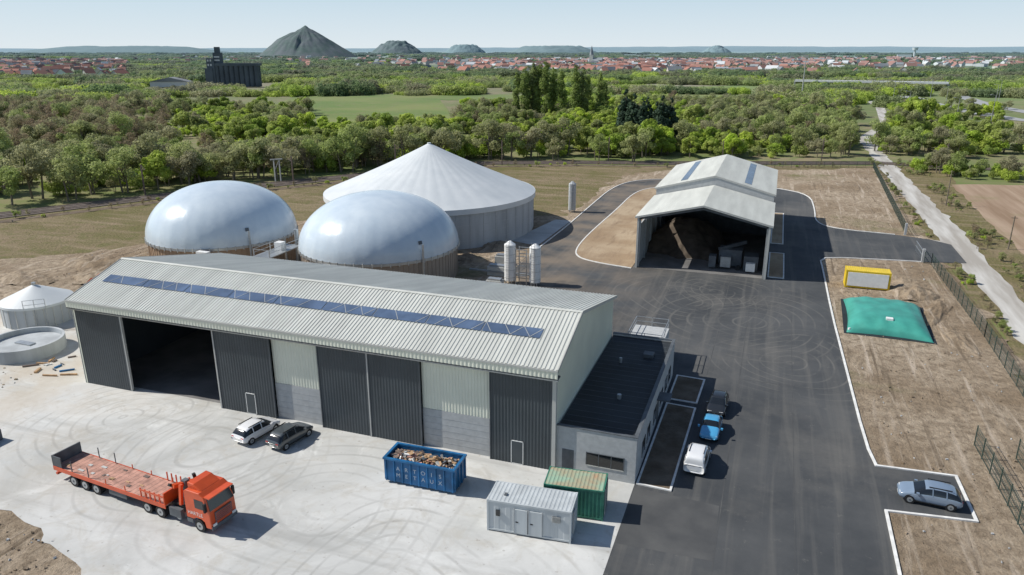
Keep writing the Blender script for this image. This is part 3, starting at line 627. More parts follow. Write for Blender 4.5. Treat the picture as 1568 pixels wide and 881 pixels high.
# vehicles
def wheel(b,x,y0,y1,r,z=None):
    z=r if z is None else z
    b.cyl(x,z,y0,y1,r,'blk',22,axis='y'); e=.012
    b.cyl(x,z,y0-e,y1+e,r*.62,'steel',16,axis='y'); b.cyl(x,z,y0-2*e,y1+2*e,r*.2,'grey_d',10,axis='y')
def car(name,x,y,heading,paint,kind='hatch'):
    T=empty(name,(x,y,.03),heading); b=MB()
    if kind=='hatch': st=[(-2.08,.42,.70,.72,.76,.6,'p'),(-2.02,.28,.86,.92,.86,.68,'g'),(-1.62,.22,.93,1.38,.90,.64,'c'),(-1.0,.2,.94,1.50,.92,.65,'c'),(-.1,.2,.93,1.52,.92,.66,'c'),(.35,.2,.92,1.46,.92,.64,'g'),(1.12,.2,.90,.97,.91,.74,'p'),(1.75,.22,.80,.84,.88,.72,'p'),(2.02,.28,.66,.70,.80,.64,'p'),(2.10,.4,.55,.56,.70,.55,'p')]
    elif kind=='van': st=[(-2.1,.35,.9,1.0,.84,.77,'p'),(-2.07,.25,.98,1.6,.88,.76,'c'),(-1.9,.22,1.0,1.80,.90,.76,'c'),(-.2,.2,1.0,1.84,.91,.77,'c'),(.55,.2,1.0,1.76,.91,.74,'g'),(1.3,.2,.98,1.06,.89,.76,'p'),(1.85,.22,.86,.9,.86,.72,'p'),(2.07,.3,.65,.68,.76,.6,'p')]
    else: st=[(-1.95,.4,.66,.68,.68,.55,'p'),(-1.9,.3,.82,.86,.76,.64,'p'),(-1.45,.24,.86,.92,.79,.62,'g'),(-1.05,.22,.87,1.35,.80,.58,'c'),(-.2,.2,.87,1.42,.80,.60,'c'),(.25,.2,.86,1.38,.80,.59,'g'),(.62,.2,.86,.93,.80,.64,'p'),(1.6,.22,.80,.85,.78,.60,'p'),(1.88,.28,.7,.74,.74,.56,'p'),(1.93,.4,.5,.52,.62,.5,'p')]
    def ring(s_):
        X,zb,zt,zr,w,wr,_=s_
        pts=[(w*.86,zb),(w*.98,zb+.14),(w,(zb+zt)/2+.03),(w*.97,zt),(wr,zr-.03),(wr*.75,zr)]
        return [(X,-a,z) for a,z in pts]+[(X,a,z) for a,z in reversed(pts)]
    rg=[ring(q) for q in st]; vs=[v for q in rg for v in q]; k=12; fs=[];ms=[]
    for i in range(len(st)-1):
        kd=st[i][6]
        for j in range(k):
            m=paint
            if kd=='c' and j in(3,7): m='glass'
            if kd=='g' and j in (3,4,5,6,7): m='glass'
            fs.append((i*k+j,(i+1)*k+j,(i+1)*k+(j+1)%k,i*k+(j+1)%k)); ms.append(m)
    fs+= [tuple(range(k))[::-1],tuple(range((len(st)-1)*k,len(st)*k))]; ms+=[paint,paint]
    b.addm(vs,fs,ms,True)
    o=b.obj('body',T); md=o.modifiers.new('sub','SUBSURF'); md.levels=1; md.render_levels=2
    b=MB(); xr,xf=st[0][0],st[-1][0]; W_=.87 if kind!='classic' else .75
    for x_ in (xr+.75,xf-.78):
        for sg in (-1,1): b.cyl(x_,.34,min(sg*(W_-.1),sg*(W_+.015)),max(sg*(W_-.1),sg*(W_+.015)),.385,'blk',22,axis='y')
        wheel(b,x_,-W_-.04,-W_+.2,.32); wheel(b,x_,W_-.2,W_+.04,.32)
    b.obj('wheels',T); b=MB()
    for q in [s_ for s_ in st if s_[6]=='c'][1:]:
        for sg in (-1,1): b.beam((q[0],sg*(q[4]*.955),q[2]-.02),(q[0]+.04,sg*(q[5]+.0),q[3]-.05),.07,paint,.03)
    for sg in (-1,1):
        b.box(xf-.2,xf-.08,sg*.52-.17,sg*.52+.17,.58,.69,'wht'); b.box(xr+.01,xr+.1,sg*.56-.14,sg*.56+.14,.64,.82 if kind!='classic' else .7,'red_l')
        b.box(.78,.98,sg*.95-.09,sg*.95+.09,.9,1.03,paint)
        b.box(-1.2,1.1,sg*(W_+.015)-.012,sg*(W_+.015)+.012,.26,.34,'blk')
    b.box(xf-.09,xf-.005,-.45,.45,.42,.54,'blk'); b.box(xr-.01,xr+.06,-.26,.26,.5,.6,'plate'); b.box(xf-.05,xf+.005,-.26,.26,.36,.42,'plate')
    if kind=='van' or kind=='hatch': b.box(-1.3,.2,-.62,-.58,st[3][3]-.03,st[3][3]+.03,'blk'); b.box(-1.3,.2,.58,.62,st[3][3]-.03,st[3][3]+.03,'blk')
    b.obj('trim',T); return T
rad=math.radians
car('parked_car',-42.5,49.4,rad(80),'paint_white').scale=(1.06,1.06,1.06); car('parked_car',-39.0,49.6,rad(81),'paint_grey').scale=(1.06,1.06,1.06)
car('parked_car',-2.8,69.0,rad(-93),'paint_black'); car('vintage_car',-3.0,63.9,rad(-92),'paint_blue','classic').scale=(1.08,1.08,1.08); car('parked_van',-3.6,57.9,rad(87),'paint_white','van')
car('parked_car',14.2,58.4,rad(176),'paint_steel').scale=(1.06,1.06,1.06)
# truck
T=empty('flatbed_truck',(-51.1,37.4,.03),rad(-5.7)); b=MB()
b.box(-2.2,10.6,0,2.5,1.18,1.32,'deckw'); b.box(-2.25,10.65,-.05,0,1.02,1.36,'orange'); b.box(-2.25,10.65,2.5,2.55,1.02,1.36,'orange')
for i in range(1,26): b.box(-2.2+i*.49,-2.18+i*.49,.01,2.49,1.321,1.326,'rail')
for k in range(14): xx=R.uniform(-1.8,9.8); yy_=R.uniform(.2,2.0); b.box(xx,xx+R.uniform(.2,.7),yy_,yy_+R.uniform(.08,.3),1.33,1.36,R.choice(['cardb','rail','fascia']))
b.box(-2.3,-2.2,0,2.5,1.0,2.3,'grey_d'); b.box(-2.3,-1.2,0,.06,1.37,2.3,'grey_d'); b.box(10.5,10.62,0,2.5,1.3,2.3,'orange')
for x in (0,2,4,6.2,8.6):
    for y in (.0,2.44):
        b.box(x,x+.06,y,y+.06,1.36,2.3 if x<3 else 1.75,'grey_d' if x<3 else 'orange')
for x in np.arange(8,10.6,.5): b.box(x,x+.08,-.02,.06,1.36,2.1,'orange'); b.box(x,x+.08,2.44,2.52,1.36,2.1,'orange')
b.box(8,10.6,-.03,0.0,1.9,2.05,'orange')
b.obj('flatbed',T); b=MB()
b.box(-2,15,.7,.95,.75,1.0,'rail'); b.box(-2,15,1.55,1.8,.75,1.0,'rail')
b.box(4.2,6.2,.05,.5,.5,1.0,'grey_d'); b.cyl(11.9,.75,.02,.5,.3,'steel',14,axis='y'); b.box(-2.3,-2.1,.1,2.4,.5,.7,'orange')
for x in (0,1.35,2.7,8.5,9.9): b.box(x-.55,x+.55,.02,.5,1.03,1.08,'blk')
b.obj('chassis',T); b=MB()
for x in (0,1.35,2.7,8.5,9.9): wheel(b,x,.02,.5,.5); wheel(b,x,2.0,2.48,.5)
wheel(b,14.0,.02,.36,.5); wheel(b,14.0,2.14,2.48,.5)
b.obj('wheels',T); b=MB()
b.box(10.9,12.3,.4,2.1,1.0,1.5,'blk'); b.beam((11.6,1.25,1.4),(11.6,1.25,3.1),.42,'grey_d'); b.beam((11.4,.3,3.0),(11.7,2.3,2.5),.3,'orange'); b.beam((11.1,.2,3.1),(11.2,1.9,1.8),.2,'blk'); b.beam((12,.3,1.6),(12,.5,3.2),.22,'orange'); b.beam((11.9,2.2,1.5),(11.8,1.9,3.3),.22,'blk')
b.box(11.0,12.2,-.02,.3,.6,1.3,'grey_d'); b.obj('loader_crane',T); b=MB()
prof=[(12.75,.95),(12.75,3.15),(12.95,3.3),(14.3,3.3),(14.75,3.05),(15.15,1.95),(15.22,.55),(14.65,.5),(14.55,.95),(14.25,1.12),(13.75,1.12),(13.45,.95)]
b.prism(prof[::-1],.03,2.47,'orange'); b.prism([(12.9,3.301),(12.9,3.75),(13.5,3.7),(14.3,3.301)][::-1],.35,2.15,'orange')
o=b.obj('cab',T); md=o.modifiers.new('bev','BEVEL'); md.width=.06; md.segments=2
b=MB()
b.add([(15.17,.12,2.0),(15.17,2.38,2.0),(14.80,2.25,2.98),(14.80,.25,2.98)],[(0,1,2,3)],'glass')
for y in (.018,2.482): b.add([(13.75,y,2.0),(14.95,y,2.0),(14.6,y,2.75),(13.75,y,2.75)],[(0,1,2,3)],'glass')
b.box(15.2,15.25,.45,2.05,.95,1.75,'grey_d'); b.box(15.19,15.27,.05,2.45,.45,.75,'grey_d')
for i in range(5): b.box(15.25,15.27,.5,2.0,1.0+i*.15,1.05+i*.15,'orange')
for y in (.15,2.0): b.box(15.23,15.28,y,y+.35,.72,.92,'wht')
for y in (-.2,2.5): b.box(14.85,15.0,y,y+.2,2.0,2.7,'blk')
b.box(14.7,15.25,.1,2.4,3.02,3.1,'orange'); b.box(12.8,13.4,-.0,.028,.6,.9,'grey_d')
b.obj('cab_trim',T)
cu=D.curves.new('lettering','FONT'); cu.body='HARTLE'; cu.size=.42; cu.materials.append(M['wht']); o=D.objects.new('lettering',cu); COL.objects.link(o); o.parent=T; o.location=(12.95,.015,1.35); o.rotation_euler=(math.pi/2,0,0)
b=MB(); b.box(-65.5,-63.9,39.5,41,.05,1.1,'grey_d'); b.box(-65.3,-64.1,39.7,40.8,1.1,1.2,'blk'); b.obj('waste_bin')
b=MB()
for _ in range(30):
    x,y=R.uniform(-80,-70),R.uniform(52,60); a=R.random()*3; l=R.uniform(.4,1.8)
    if math.hypot(x+81.1,y-57)<5: continue
    b.beam((x,y,.12),(x+l*math.cos(a),y+l*math.sin(a),.12),R.uniform(.08,.25),R.choice(['blue','wht','rail','cardb','grey_d']))
b.obj('building_debris')
# ---------------------------------------------------------------- fences & poles
def fence(name,pl,h=1.9):
    b=MB()
    for i in range(len(pl)-1):
        a=Vector(pl[i]);c=Vector(pl[i+1]);L_=(c-a).length;n=max(1,round(L_/2.5))
        for k in range(n+1): p=a.lerp(c,k/n); b.box(p.x-.04,p.x+.04,p.y-.04,p.y+.04,0,h+.1,'fgreen')
        for z in (.1,.6,1.1,1.6,h): b.beam((a.x,a.y,z),(c.x,c.y,z),.03,'fgreen')
        m=round(L_/.28)
        for k in range(m): p=a.lerp(c,k/m); b.box(p.x-.01,p.x+.01,p.y-.01,p.y+.01,.05,h,'fgreen')
    b.obj(name)
fence('mesh_fence',[(28.2,246),(25.3,156)]); fence('mesh_fence',[(25.2,134.5),(26.2,134),(26.8,100),(26.3,60)]); fence('mesh_fence',[(19.6,69.5),(20.3,50)]); fence('mesh_fence',[(22.5,68),(23.6,50)])
fence('mesh_fence',[(28.2,246),(-30,224)])
b=MB()
for y in (135.2,155.4): b.box(24.9,25.3,y-.2,y+.2,0,2.3,'block')
b.beam((25.1,135.4,1.0),(25.1,143,1.0),.08,'steel'); b.beam((25.1,135.4,1.8),(25.1,143,1.8),.08,'steel')
for y in np.arange(135.6,143,.5): b.beam((25.1,y,.2),(25.1,y,1.8),.04,'steel')
b.obj('site_gate')
def along(pl,step,start=0):
    out=[];d0=start
    for i in range(len(pl)-1):
        a=Vector(pl[i]);c=Vector(pl[i+1]);L_=(c-a).length
        while d0<L_: out.append((a.lerp(c,d0/L_),(c-a).normalized())); d0+=step
        d0-=L_
    return out
for k,(p,d) in enumerate(along(rail,34,20)):
    n=Vector((-d.y,d.x)); b=MB(); s_=1 if k%2 else -1; q=p+n*(3.8 if s_>0 else -4.6)
    b.beam((q.x,q.y,0),(q.x,q.y,7.5),.28,'rail'); e_=q-n*3*s_; b.beam((q.x,q.y,6.3),(e_.x,e_.y,6.6),.1,'rail'); b.beam((q.x,q.y,7.3),(e_.x,e_.y,6.6),.07,'rail')
    b.obj('catenary_mast')
b=MB()
for x,y in ((-126.0,165.2),(-125,166.2)): b.beam((x,y,0),(x,y,6),.25,'fascia')
b.beam((-126.6,164.6,6.0),(-124.4,166.8,6.0),.3,'fascia'); b.beam((-126,165.2,3),(-125,166.2,5.8),.1,'fascia'); b.obj('signal_gantry')
def lamp(x,y,h,nm='street_lamp'):
    b=MB(); b.cyl(x,y,-.1,h,.16,'road_far',8,r2=.08); b.beam((x,y,h),(x-1.8,y,h+.3),.12,'road_far'); b.box(x-2.4,x-1.6,y-.2,y+.2,h+.2,h+.4,'fascia'); b.obj(nm)
for x,y in ((72,370),(92,400),(118,430),(85,470),(120,520),(70,560),(100,610),(140,600),(60,420)): lamp(x,y,14)
b=MB(); b.cyl(14,598,0,29,.5,'road_far',8,r2=.25); b.box(12.5,15.5,597.5,598.5,28,30,'road_far'); b.obj('radio_mast')
for x,y,h in ((38,190,8),(39,125,7),(41,150,6)):
    b=MB(); b.cyl(x,y,-.1,h,.13,'wood',8,r2=.09); b.box(x-.5,x+.5,y-.05,y+.05,h-.4,h-.3,'wood'); b.obj('utility_pole')
# ---------------------------------------------------------------- far structures
def strip(name,pts,w,z,m):
    pl=[Vector(p) for p in pts]; vs=[];n=len(pl)
    for i in range(n):
        d=(pl[min(n-1,i+1)]-pl[max(0,i-1)]).normalized(); nn=Vector((-d.y,d.x))*w/2; vs+=[(pl[i].x+nn.x,pl[i].y+nn.y,z),(pl[i].x-nn.x,pl[i].y-nn.y,z)]
    b=MB(); b.add(vs,[(2*i,2*i+1,2*i+3,2*i+2) for i in range(n-1)],m); o=b.obj(name)
    return o
strip('motorway',[(230,330),(150,395),(112,450),(95,530),(90,640),(60,800)],12,.05,'road_far')
strip('motorway',[(250,350),(170,420),(135,480),(125,560),(130,700)],10,.06,'road_far')
strip('country_road',smooth_pl([C2S(-330,500),C2S(-220,430),C2S(-205,380),C2S(-180,330),C2S(-170,260)],2),4,.02,'road_far')
b=MB(); bx,by=C2S(255,690); cx_,cy_=C2S(365,640)
b.beam((bx,by,7),(cx_,cy_,7),9,'white_far',1.6)
for k in range(6): t=k/5; x=bx+(cx_-bx)*t; y=by+(cy_-by)*t; b.box(x-.8,x+.8,y-3,y+3,-.1,6.3,'road_far')
for k in range(40): t=k/39; x=bx+(cx_-bx)*t; y=by+(cy_-by)*t; b.box(x-.15,x+.15,y-4.4,y-4.1,7.8,9.2,'road_far')
b.obj('road_bridge')
T=empty('grain_silo_building',(*C2S(-264,725),0),YAW+.05); b=MB()
for i in range(9):
    for j in range(2): b.cyl(-14+i*4.6,j*5,0,19,2.4,'slate',18)
b.box(-17,26,-2.6,8,19,21.5,'slate'); b.obj('silos',T); b=MB(); b.box(-22,-15,-3,7,0,26,'slate'); b.box(-16,-9,-1,6,21.5,31,'slate'); b.box(-14.5,-10.5,0,5,31,36,'slate'); b.box(-24,-17,-4,8,0,17,'slate')
for z in range(3,26,4):
    for x in (-21,-18.6): b.box(x,x+1.3,-3.1,-2.98,z,z+1.8,'white_far')
for z in (23.5,26.5): b.box(-15,-10,-1.1,-.98,z,z+1.2,'white_far')
b.obj('tower',T); b=MB(); b.box(-75,-40,-6,6,0,5,'white_far'); b.prism([(-76,5),(-57,9),(-39,5)][::-1],-7,7,'house_slate'); b.obj('warehouse',T)
def house(b,x,y,w,l,h,r,rot,wm,rm):
    ca,sa=math.cos(rot),math.sin(rot)
    P=lambda a,c,z:(x+a*ca-c*sa,y+a*sa+c*ca,z)
    w/=2;l/=2
    vs=[P(-l,-w,-.2),P(l,-w,-.2),P(l,w,-.2),P(-l,w,-.2),P(-l,-w,h),P(l,-w,h),P(l,w,h),P(-l,w,h),P(-l,0,h+r),P(l,0,h+r)]
    b.add(vs,[(0,1,5,4),(1,2,6,9,5),(2,3,7,6),(3,0,4,8,7)],wm)
    o_=.5; vs=[P(-l-o_,-w-o_,h-.3),P(l+o_,-w-o_,h-.3),P(l+o_,0,h+r+.1),P(-l-o_,0,h+r+.1),P(-l-o_,w+o_,h-.3),P(l+o_,w+o_,h-.3)]
    b.add(vs,[(0,1,2,3),(3,2,5,4)],rm)
b=MB()
for _ in range(1900):
    z=R.random()
    if z<.64: d=R.uniform(1050,2300); cx=R.gauss(.16,.13)*d
    elif z<.82: d=R.uniform(900,2200); cx=R.uniform(-.68,-.50)*d
    elif z<.95: d=R.uniform(1300,2800); cx=R.uniform(.33,.66)*d
    else: d=R.uniform(1800,3500); cx=R.uniform(-.5,0)*d
    x,y=C2S(cx,d); k=R.random(); big=R.random()<.03
    house(b,x,y,R.uniform(8,11)*(2.2 if big else 1),R.uniform(9,20)*(2.2 if big else 1),R.uniform(5,7.5),2 if big else R.uniform(3.5,5),R.random()*3.1,'white_far' if big or R.random()<.3 else 'house_wall','house_roof' if k<.72 and not big else ('house_slate' if k<.93 else 'white_far'))
b.obj('distant_village')
T=empty('church',(*C2S(180,1750),0)); b=MB(); b.box(-4,4,-4,4,0,22,'house_wall'); b.cyl(0,0,22,42,5,'house_slate',4,r2=.1); house(b,14,0,12,22,10,6,0,'house_wall','house_slate'); b.obj('tower_and_nave',T)
T=empty('water_tower',(*C2S(1560,3000),0)); b=MB(); b.cyl(0,0,0,30,4,'white_far',16); b.cyl(0,0,30,40,9,'white_far',20,r2=11); b.box(-60,-10,-8,8,0,14,'white_far'); b.obj('tower',T)
def hill(name,cx,d,rx,ry,h,m,flat=0.,shape=1.,seed=0,n=60):
    x0,y0=C2S(cx,d); b=MB();vs=[];fs=[]
    for i in range(n+1):
        for j in range(n+1):
            u=-1+2*i/n;v=-1+2*j/n; r=math.hypot(u,v); k=max(0,1-r)
            if flat: k=min(k,1-flat)/(1-flat)
            k=k**shape; nz=mnoise.fractal(Vector((u*4+seed,v*4,seed)),1,2,5)
            z=h*(k*(1+.14*nz)+.03*nz*(k>0))
            if shape<1.01 and not flat: z=h*(k*(1+.05*nz)+.10*max(0,1-abs(r-.55)*3)*(u<0)+.05*abs(mnoise.noise(Vector((math.atan2(v,u)*6,r*1.5,seed))))*min(1,k*4))
            px,py=C2S(u*rx,v*ry); vs.append((x0+px,y0+py,z-1 if r<1 else -3))
    for i in range(n):
        for j in range(n): a=i*(n+1)+j; fs.append((a,a+n+1,a+n+2,a+1))
    b.add(vs,fs,m,True); b.obj(name)
hill('spoil_heap_hill',-926,3500,225,230,136,'spoil',0,1.0,1,90)
hill('spoil_heap_hill',-745,5000,175,190,80,'spoil',.35,.8,2); hill('spoil_heap_hill',-425,7000,190,190,70,'hill_far',.5,.8,3)
hill('spoil_heap_hill',340,6500,400,300,58,'hill_far',.55,.8,4); hill('spoil_heap_hill',1900,7200,140,150,62,'hill_far',.3,.8,5)
hill('wooded_hill',-3100,6200,900,500,54,'hill_far',.5,.8,6)
b=MB();vs=[];N=240
for i in range(N+1):
    cx=-13000+26000*i/N; q=.5+.5*mnoise.noise(Vector((i*.045,3.3,0))); hh=20+ (85*q+12*mnoise.noise(Vector((i*.3,1,0))))*(1.15 if cx>-1000 else .65)
    for dd,z in ((11500,-5),(14500,hh),(17000,hh*.9)): x,y=C2S(cx,dd); vs.append((x,y,z))
b.add(vs,[(3*i+j,3*i+3+j,3*i+4+j,3*i+1+j) for i in range(N) for j in (0,1)],'ridge_far',True); b.obj('distant_hills')
# ---------------------------------------------------------------- vegetation
def tree_mesh(name,h,cr,nleaf,size,lm,kind='round',seed=0,trunks=1):
    rr=random.Random(seed); g=np.random.default_rng(seed); b=MB(); blobs=[]
    if kind=='round':
        for t in range(trunks):
            bx=rr.uniform(-.25,.25)*cr*(trunks>1); by=rr.uniform(-.25,.25)*cr*(trunks>1)
            top=(bx*2,by*2,h*.75); b.limb((bx,by,-.2),(bx*1.4,by*1.4,h*.4),h*.022,h*.014,'wood'); b.limb((bx*1.4,by*1.4,h*.4),top,h*.014,h*.004,'wood')
        for i in range(19):
            a=rr.random()*6.28; e=rr.uniform(-.6,1.); q=rr.uniform(.3,.85); c=(cr*q*math.cos(a)*math.sqrt(max(.05,1-e*e*.8)),cr*q*math.sin(a)*math.sqrt(max(.05,1-e*e*.8)),h*.53+e*h*.34)
            blobs.append((*c,cr*rr.uniform(.18,.38))); b.limb((0,0,h*rr.uniform(.2,.5)),c,h*.009,h*.002,'wood',4)
    elif kind=='poplar':
        b.limb((0,0,-.2),(0,0,h*.9),h*.012,h*.003,'wood')
        for i in range(26):
            z=h*(.06+.9*i/25); w=cr*math.sin(math.pi*min(1,(.12+.8*i/25)))**.6; a=rr.random()*6.28; blobs.append((w*.4*math.cos(a),w*.4*math.sin(a),z,max(.5,w*rr.uniform(.45,.75))))
    elif kind=='conifer':
        b.limb((0,0,-.2),(0,0,h),h*.015,h*.003,'wood')
        for i in range(44):
            t=rr.random(); z=h*(.06+.92*t); w=cr*(1-t)**.7; a=rr.random()*6.28; blobs.append((w*.6*math.cos(a),w*.6*math.sin(a),z,max(.35,w*.42)))
    elif kind=='clump':
        for i in range(46):
            a=rr.random()*6.28; q=math.sqrt(rr.random()); hh=h*rr.uniform(.45,1); x,y=cr*1.5*q*math.cos(a),cr*.8*q*math.sin(a)
            rb=rr.uniform(2.0,4.2); blobs.append((x,y,hh-rb*.7,rb)); blobs.append((x,y,hh*.4,rb*1.1))
    B=np.array(blobs); w=B[:,3]**2; idx=g.choice(len(B),nleaf,p=w/w.sum()); d=g.normal(size=(nleaf,3)); d/=np.linalg.norm(d,axis=1)[:,None]
    rad_=B[idx,3]*(.55+.6*g.random(nleaf)**.6); P=B[idx,:3]+d*rad_[:,None]*np.array([1,1,.85])
    P[:,2]=np.maximum(P[:,2],.15)
    nrm=d+g.normal(size=(nleaf,3))*.5+np.array([0,0,.35]); nrm/=np.linalg.norm(nrm,axis=1)[:,None]
    t=np.cross(nrm,g.normal(size=(nleaf,3))); t/=np.linalg.norm(t,axis=1)[:,None]; u=np.cross(nrm,t)
    s_=size*(.5+g.random(nleaf))[:,None]*.5
    V=np.stack([P-t*s_,P+u*s_*.6,P+t*s_,P-u*s_*.6],1).reshape(-1,3)
    o=len(b.v); b.v+=V.tolist(); k=b.mi(lm); F=(np.arange(nleaf*4).reshape(-1,4)+o).tolist(); b.f+=F; b.m+=[k]*nleaf; b.sm+=[False]*nleaf
    me=D.meshes.new(name); me.from_pydata(b.v,[],b.f)
    for q in b.mats: me.materials.append(M[q])
    me.polygons.foreach_set('material_index',b.m); me.update(); return me
round_g=[tree_mesh('tree_a%d'%i,10,4.0,3200,.6,'leaf','round',i) for i in range(4)]
round_o=[tree_mesh('tree_b%d'%i,11,4.6,2700,.5,'leafo','round',20+i,2) for i in range(4)]
round_b=[tree_mesh('tree_c%d'%i,10,3.8,1300,.38,'leafb','round',40+i,2) for i in range(3)]
bush=[tree_mesh('bush%d'%i,5,3.4,1700,.55,'leaf','round',60+i,3) for i in range(4)]
popl=[tree_mesh('poplar%d'%i,25,2.9,3800,.7,'leafp','poplar',80+i) for i in range(3)]
coni=[tree_mesh('conifer%d'%i,19,5.4,7000,.8,'leafd','conifer',90+i) for i in range(2)]
clump=[tree_mesh('clump%d'%i,10,15,7000,1.6,'leaff','clump',100+i) for i in range(4)]
clumpg=[tree_mesh('clumpg%d'%i,8,14,7000,1.3,'leaf','clump',110+i) for i in range(3)]
clumpo=[tree_mesh('clumpo%d'%i,9,14,5500,1.2,'leafo','clump',120+i) for i in range(2)]
def inst(name,me,x,y,s,parent=None,sz=None,z=0):
    o=D.objects.new(name,me); COL.objects.link(o); o.location=(x,y,z); o.rotation_euler=(0,0,R.random()*6.28); o.scale=(s,s,sz or s)
    if parent: o.parent=parent
    return o
railC=sorted([S2C(*p) for p in rail],key=lambda p:p[0]/p[1] if p[1]>0 else -9)
def rail_d(t):
    q=[(p[0]/p[1],p[1]) for p in railC if p[1]>0]; return float(np.interp(t,[a for a,_ in q],[c for _,c in q]))
for k,(p,d) in enumerate(along(rail[1:6],6.3,3)):
    n=Vector((-d.y,d.x)); q=p+n*R.uniform(8,17)
    if k<29: inst('tree',R.choice(round_o+round_o+round_g[:1]),q.x,q.y,R.uniform(.9,1.28))
    elif R.random()<.75: inst('tree',R.choice(round_g+round_o),q.x,q.y,R.uniform(.55,1.1))
for cx,d,s_ in ((38,236,1.0),(28,240,.8),(14,238,.7),(0,240,.85),(44,246,.9),(-15,245,.7),(60,262,1.0),(135,250,.9),(150,262,.8),(128,262,1.0),(168,255,.8),(178,262,.9),(185,252,.6)):
    x,y=C2S(cx,d); inst('tree',R.choice(round_o),x,y,s_)
for cx,s_ in ((3,.95),(6.5,1.05),(10,1.12),(13.5,1.1),(17,1.15),(20.5,1.05),(24,.98),(30,1.1),(33.5,1.02),(37,.9),(42.5,.95),(45.5,.8)):
    x,y=C2S(cx+R.uniform(-.6,.6),368+R.uniform(-9,9)); inst('poplar_tree',R.choice(popl),x,y,s_)
for i in range(7): x,y=C2S(41+15*(i/6)+R.uniform(-1,1),268+R.uniform(-6,6)); inst('conifer_tree',R.choice(coni),x,y,R.uniform(.7,1.15))
W=empty('woodland')
n=0
def meadow(cx,d):
    t=cx/d
    if 350<d<590 and -.27<t<-.07: return True
    if 520<d<600 and -.1<t<.33: return True
    if .40<t and d<245: return True
    if 270<d<400 and -.50<t<-.42: return R.random()<.75
    if .455<t<.50 and d<560: return True
    x,y=C2S(cx,d)
    if 75<x<200 and 300<y<660: return R.random()<.86
    if 38<x<200 and y<240: return True
    return False
while n<3500:
    d=math.sqrt(R.uniform(178**2,450**2)); t=R.uniform(-.76,.76); cx=t*d
    if d<rail_d(t)+11 or meadow(cx,d): continue
    gap=mnoise.noise(Vector((cx*.022,d*.022,0)))
    if gap<-.12 and R.random()<.82: continue
    x,y=C2S(cx,d); z=mnoise.noise(Vector((cx*.012,d*.012,5)))
    if t<-.46: me=R.choice(round_b+round_b+round_o[:2] if d>240 else round_o+bush)
    elif z>.2: me=R.choice(round_g+bush)
    elif z<-.15: me=R.choice(round_o+round_o+bush+round_b[:1])
    else: me=R.choice(bush+bush+round_g[:1]+round_o[:1])
    s_=R.uniform(.4,.95) if R.random()<.85 else R.uniform(.9,1.15)
    inst('tree',me,x,y,s_,W,s_*R.uniform(.8,1.15),-.12); n+=1
n=0
while n<1400:
    d=math.sqrt(R.uniform(430**2,1250**2)); t=R.uniform(-.78,.78); cx=t*d
    if meadow(cx,d): continue
    x,y=C2S(cx,d)
    if mnoise.noise(Vector((cx*.006,d*.005,2)))<-.2: continue
    if math.hypot(cx+264,d-700)<45: continue
    s_=R.uniform(.6,1.1); inst('tree_clump',R.choice(clumpg+clumpo+clump[:1]) if d<800 else R.choice(clump+clumpg+clumpo),x,y,s_,W,s_*R.uniform(.6,1.1),-.4); n+=1
F=empty('distant_forest')
for i in range(3600):
    d=R.uniform(1050,7000)*R.uniform(.7,1); t=R.uniform(-.8,.8); cx=t*d
    if mnoise.noise(Vector((cx*.0022,d*.0016,9)))<-.16: continue
    if d<2400 and (-.1<t<.42 or t<-.48) and R.random()<.35: continue
    x,y=C2S(cx,d); s_=R.uniform(.7,1.1)*(1+d/3800); inst('tree_clump',R.choice(clump+clumpg[:1]),x,y,s_,F,R.uniform(.6,1.1)*(1+d/16000),-.5)
G_=empty('verge_scrub')
k=0
while k<260:
    y=R.uniform(50,262); x=R.choice([R.gauss(38.8,1.6),R.gauss(38.8,1.6),R.uniform(28.6,30.2)])
    if mnoise.noise(Vector((x*.1,y*.06,1)))<-.05: continue
    k+=1; inst('shrub',R.choice(round_b+round_o+bush[:1]),x,y,R.uniform(.04,.17),G_,None,-.08)
for _ in range(90):
    x=R.uniform(40,130); inst('shrub',R.choice(bush+round_o),x,R.uniform(238,256)-x*.1,R.uniform(.3,.8),G_,None,-.1)
for p,d in along(rail[1:],2.2,0):
    n_=Vector((-d.y,d.x)); q=p-n_*R.uniform(4.5,9)
    if R.random()<.75: inst('shrub',R.choice(round_b+round_b+round_o[:1]+bush[:1]),q.x,q.y,R.uniform(.07,.22),G_,None,-.05)
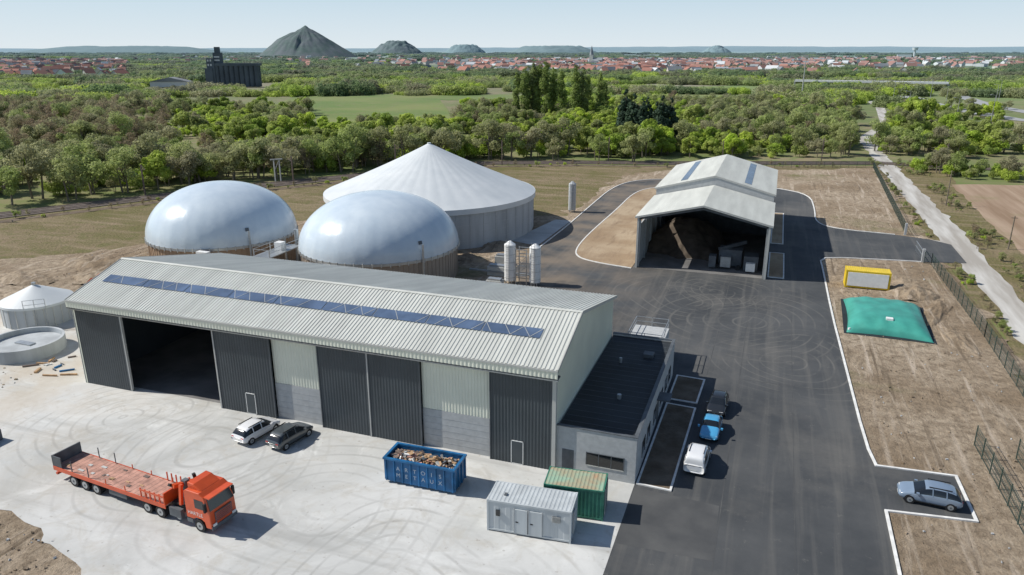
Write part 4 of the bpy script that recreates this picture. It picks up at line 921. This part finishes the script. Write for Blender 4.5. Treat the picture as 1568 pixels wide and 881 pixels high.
# ---------------------------------------------------------------- light, sky, camera
el=math.radians(43); sd=Vector((-.98,-.19,0)).normalized()*math.cos(el)+Vector((0,0,math.sin(el)))
l=D.lights.new('sun','SUN'); l.energy=5.0; l.angle=math.radians(.5); l.color=(1,.965,.90); lo=D.objects.new('sun',l); COL.objects.link(lo); lo.rotation_euler=sd.to_track_quat('Z','Y').to_euler()
w=D.worlds.new('World'); SC.world=w; w.use_nodes=True; nt=w.node_tree; bg=nt.nodes['Background']; sk=nt.nodes.new('ShaderNodeTexSky'); sk.sky_type='NISHITA'; sk.sun_disc=False
sk.sun_elevation=el; sk.sun_rotation=math.atan2(sd.x,sd.y)%(2*math.pi); sk.air_density=1.0; sk.dust_density=.5; sk.ozone_density=2.
tc=nt.nodes.new('ShaderNodeTexCoord'); sx=nt.nodes.new('ShaderNodeSeparateXYZ'); nt.links.new(tc.outputs['Generated'],sx.inputs[0])
mr=nt.nodes.new('ShaderNodeMapRange'); mr.interpolation_type='SMOOTHSTEP'; mr.inputs[1].default_value=0; mr.inputs[2].default_value=.32; mr.inputs[3].default_value=.95; mr.inputs[4].default_value=0; nt.links.new(sx.outputs['Z'],mr.inputs[0])
m2=nt.nodes.new('ShaderNodeMapRange'); m2.inputs[1].default_value=0; m2.inputs[2].default_value=.07; nt.links.new(sx.outputs['Z'],m2.inputs[0])
hm=nt.nodes.new('ShaderNodeMix'); hm.data_type='RGBA'; hm.inputs[6].default_value=(7.5,8.3,8.8,1); hm.inputs[7].default_value=(5.6,7.2,8.5,1); nt.links.new(m2.outputs[0],hm.inputs[0])
mx=nt.nodes.new('ShaderNodeMix'); mx.data_type='RGBA'; nt.links.new(mr.outputs[0],mx.inputs[0]); nt.links.new(sk.outputs[0],mx.inputs[6]); nt.links.new(hm.outputs[2],mx.inputs[7])
nt.links.new(mx.outputs[2],bg.inputs[0]); bg.inputs[1].default_value=.1
SC.view_settings.view_transform='Standard'; SC.view_settings.look='None'; SC.view_settings.exposure=0
cam=D.cameras.new('camera'); co=D.objects.new('camera',cam); COL.objects.link(co); co.location=(0,0,34); co.rotation_euler=(math.radians(90-17.9),0,YAW)
cam.sensor_width=36; cam.lens=1130/1568*36; cam.clip_end=90000; cam.clip_start=.5; SC.camera=co
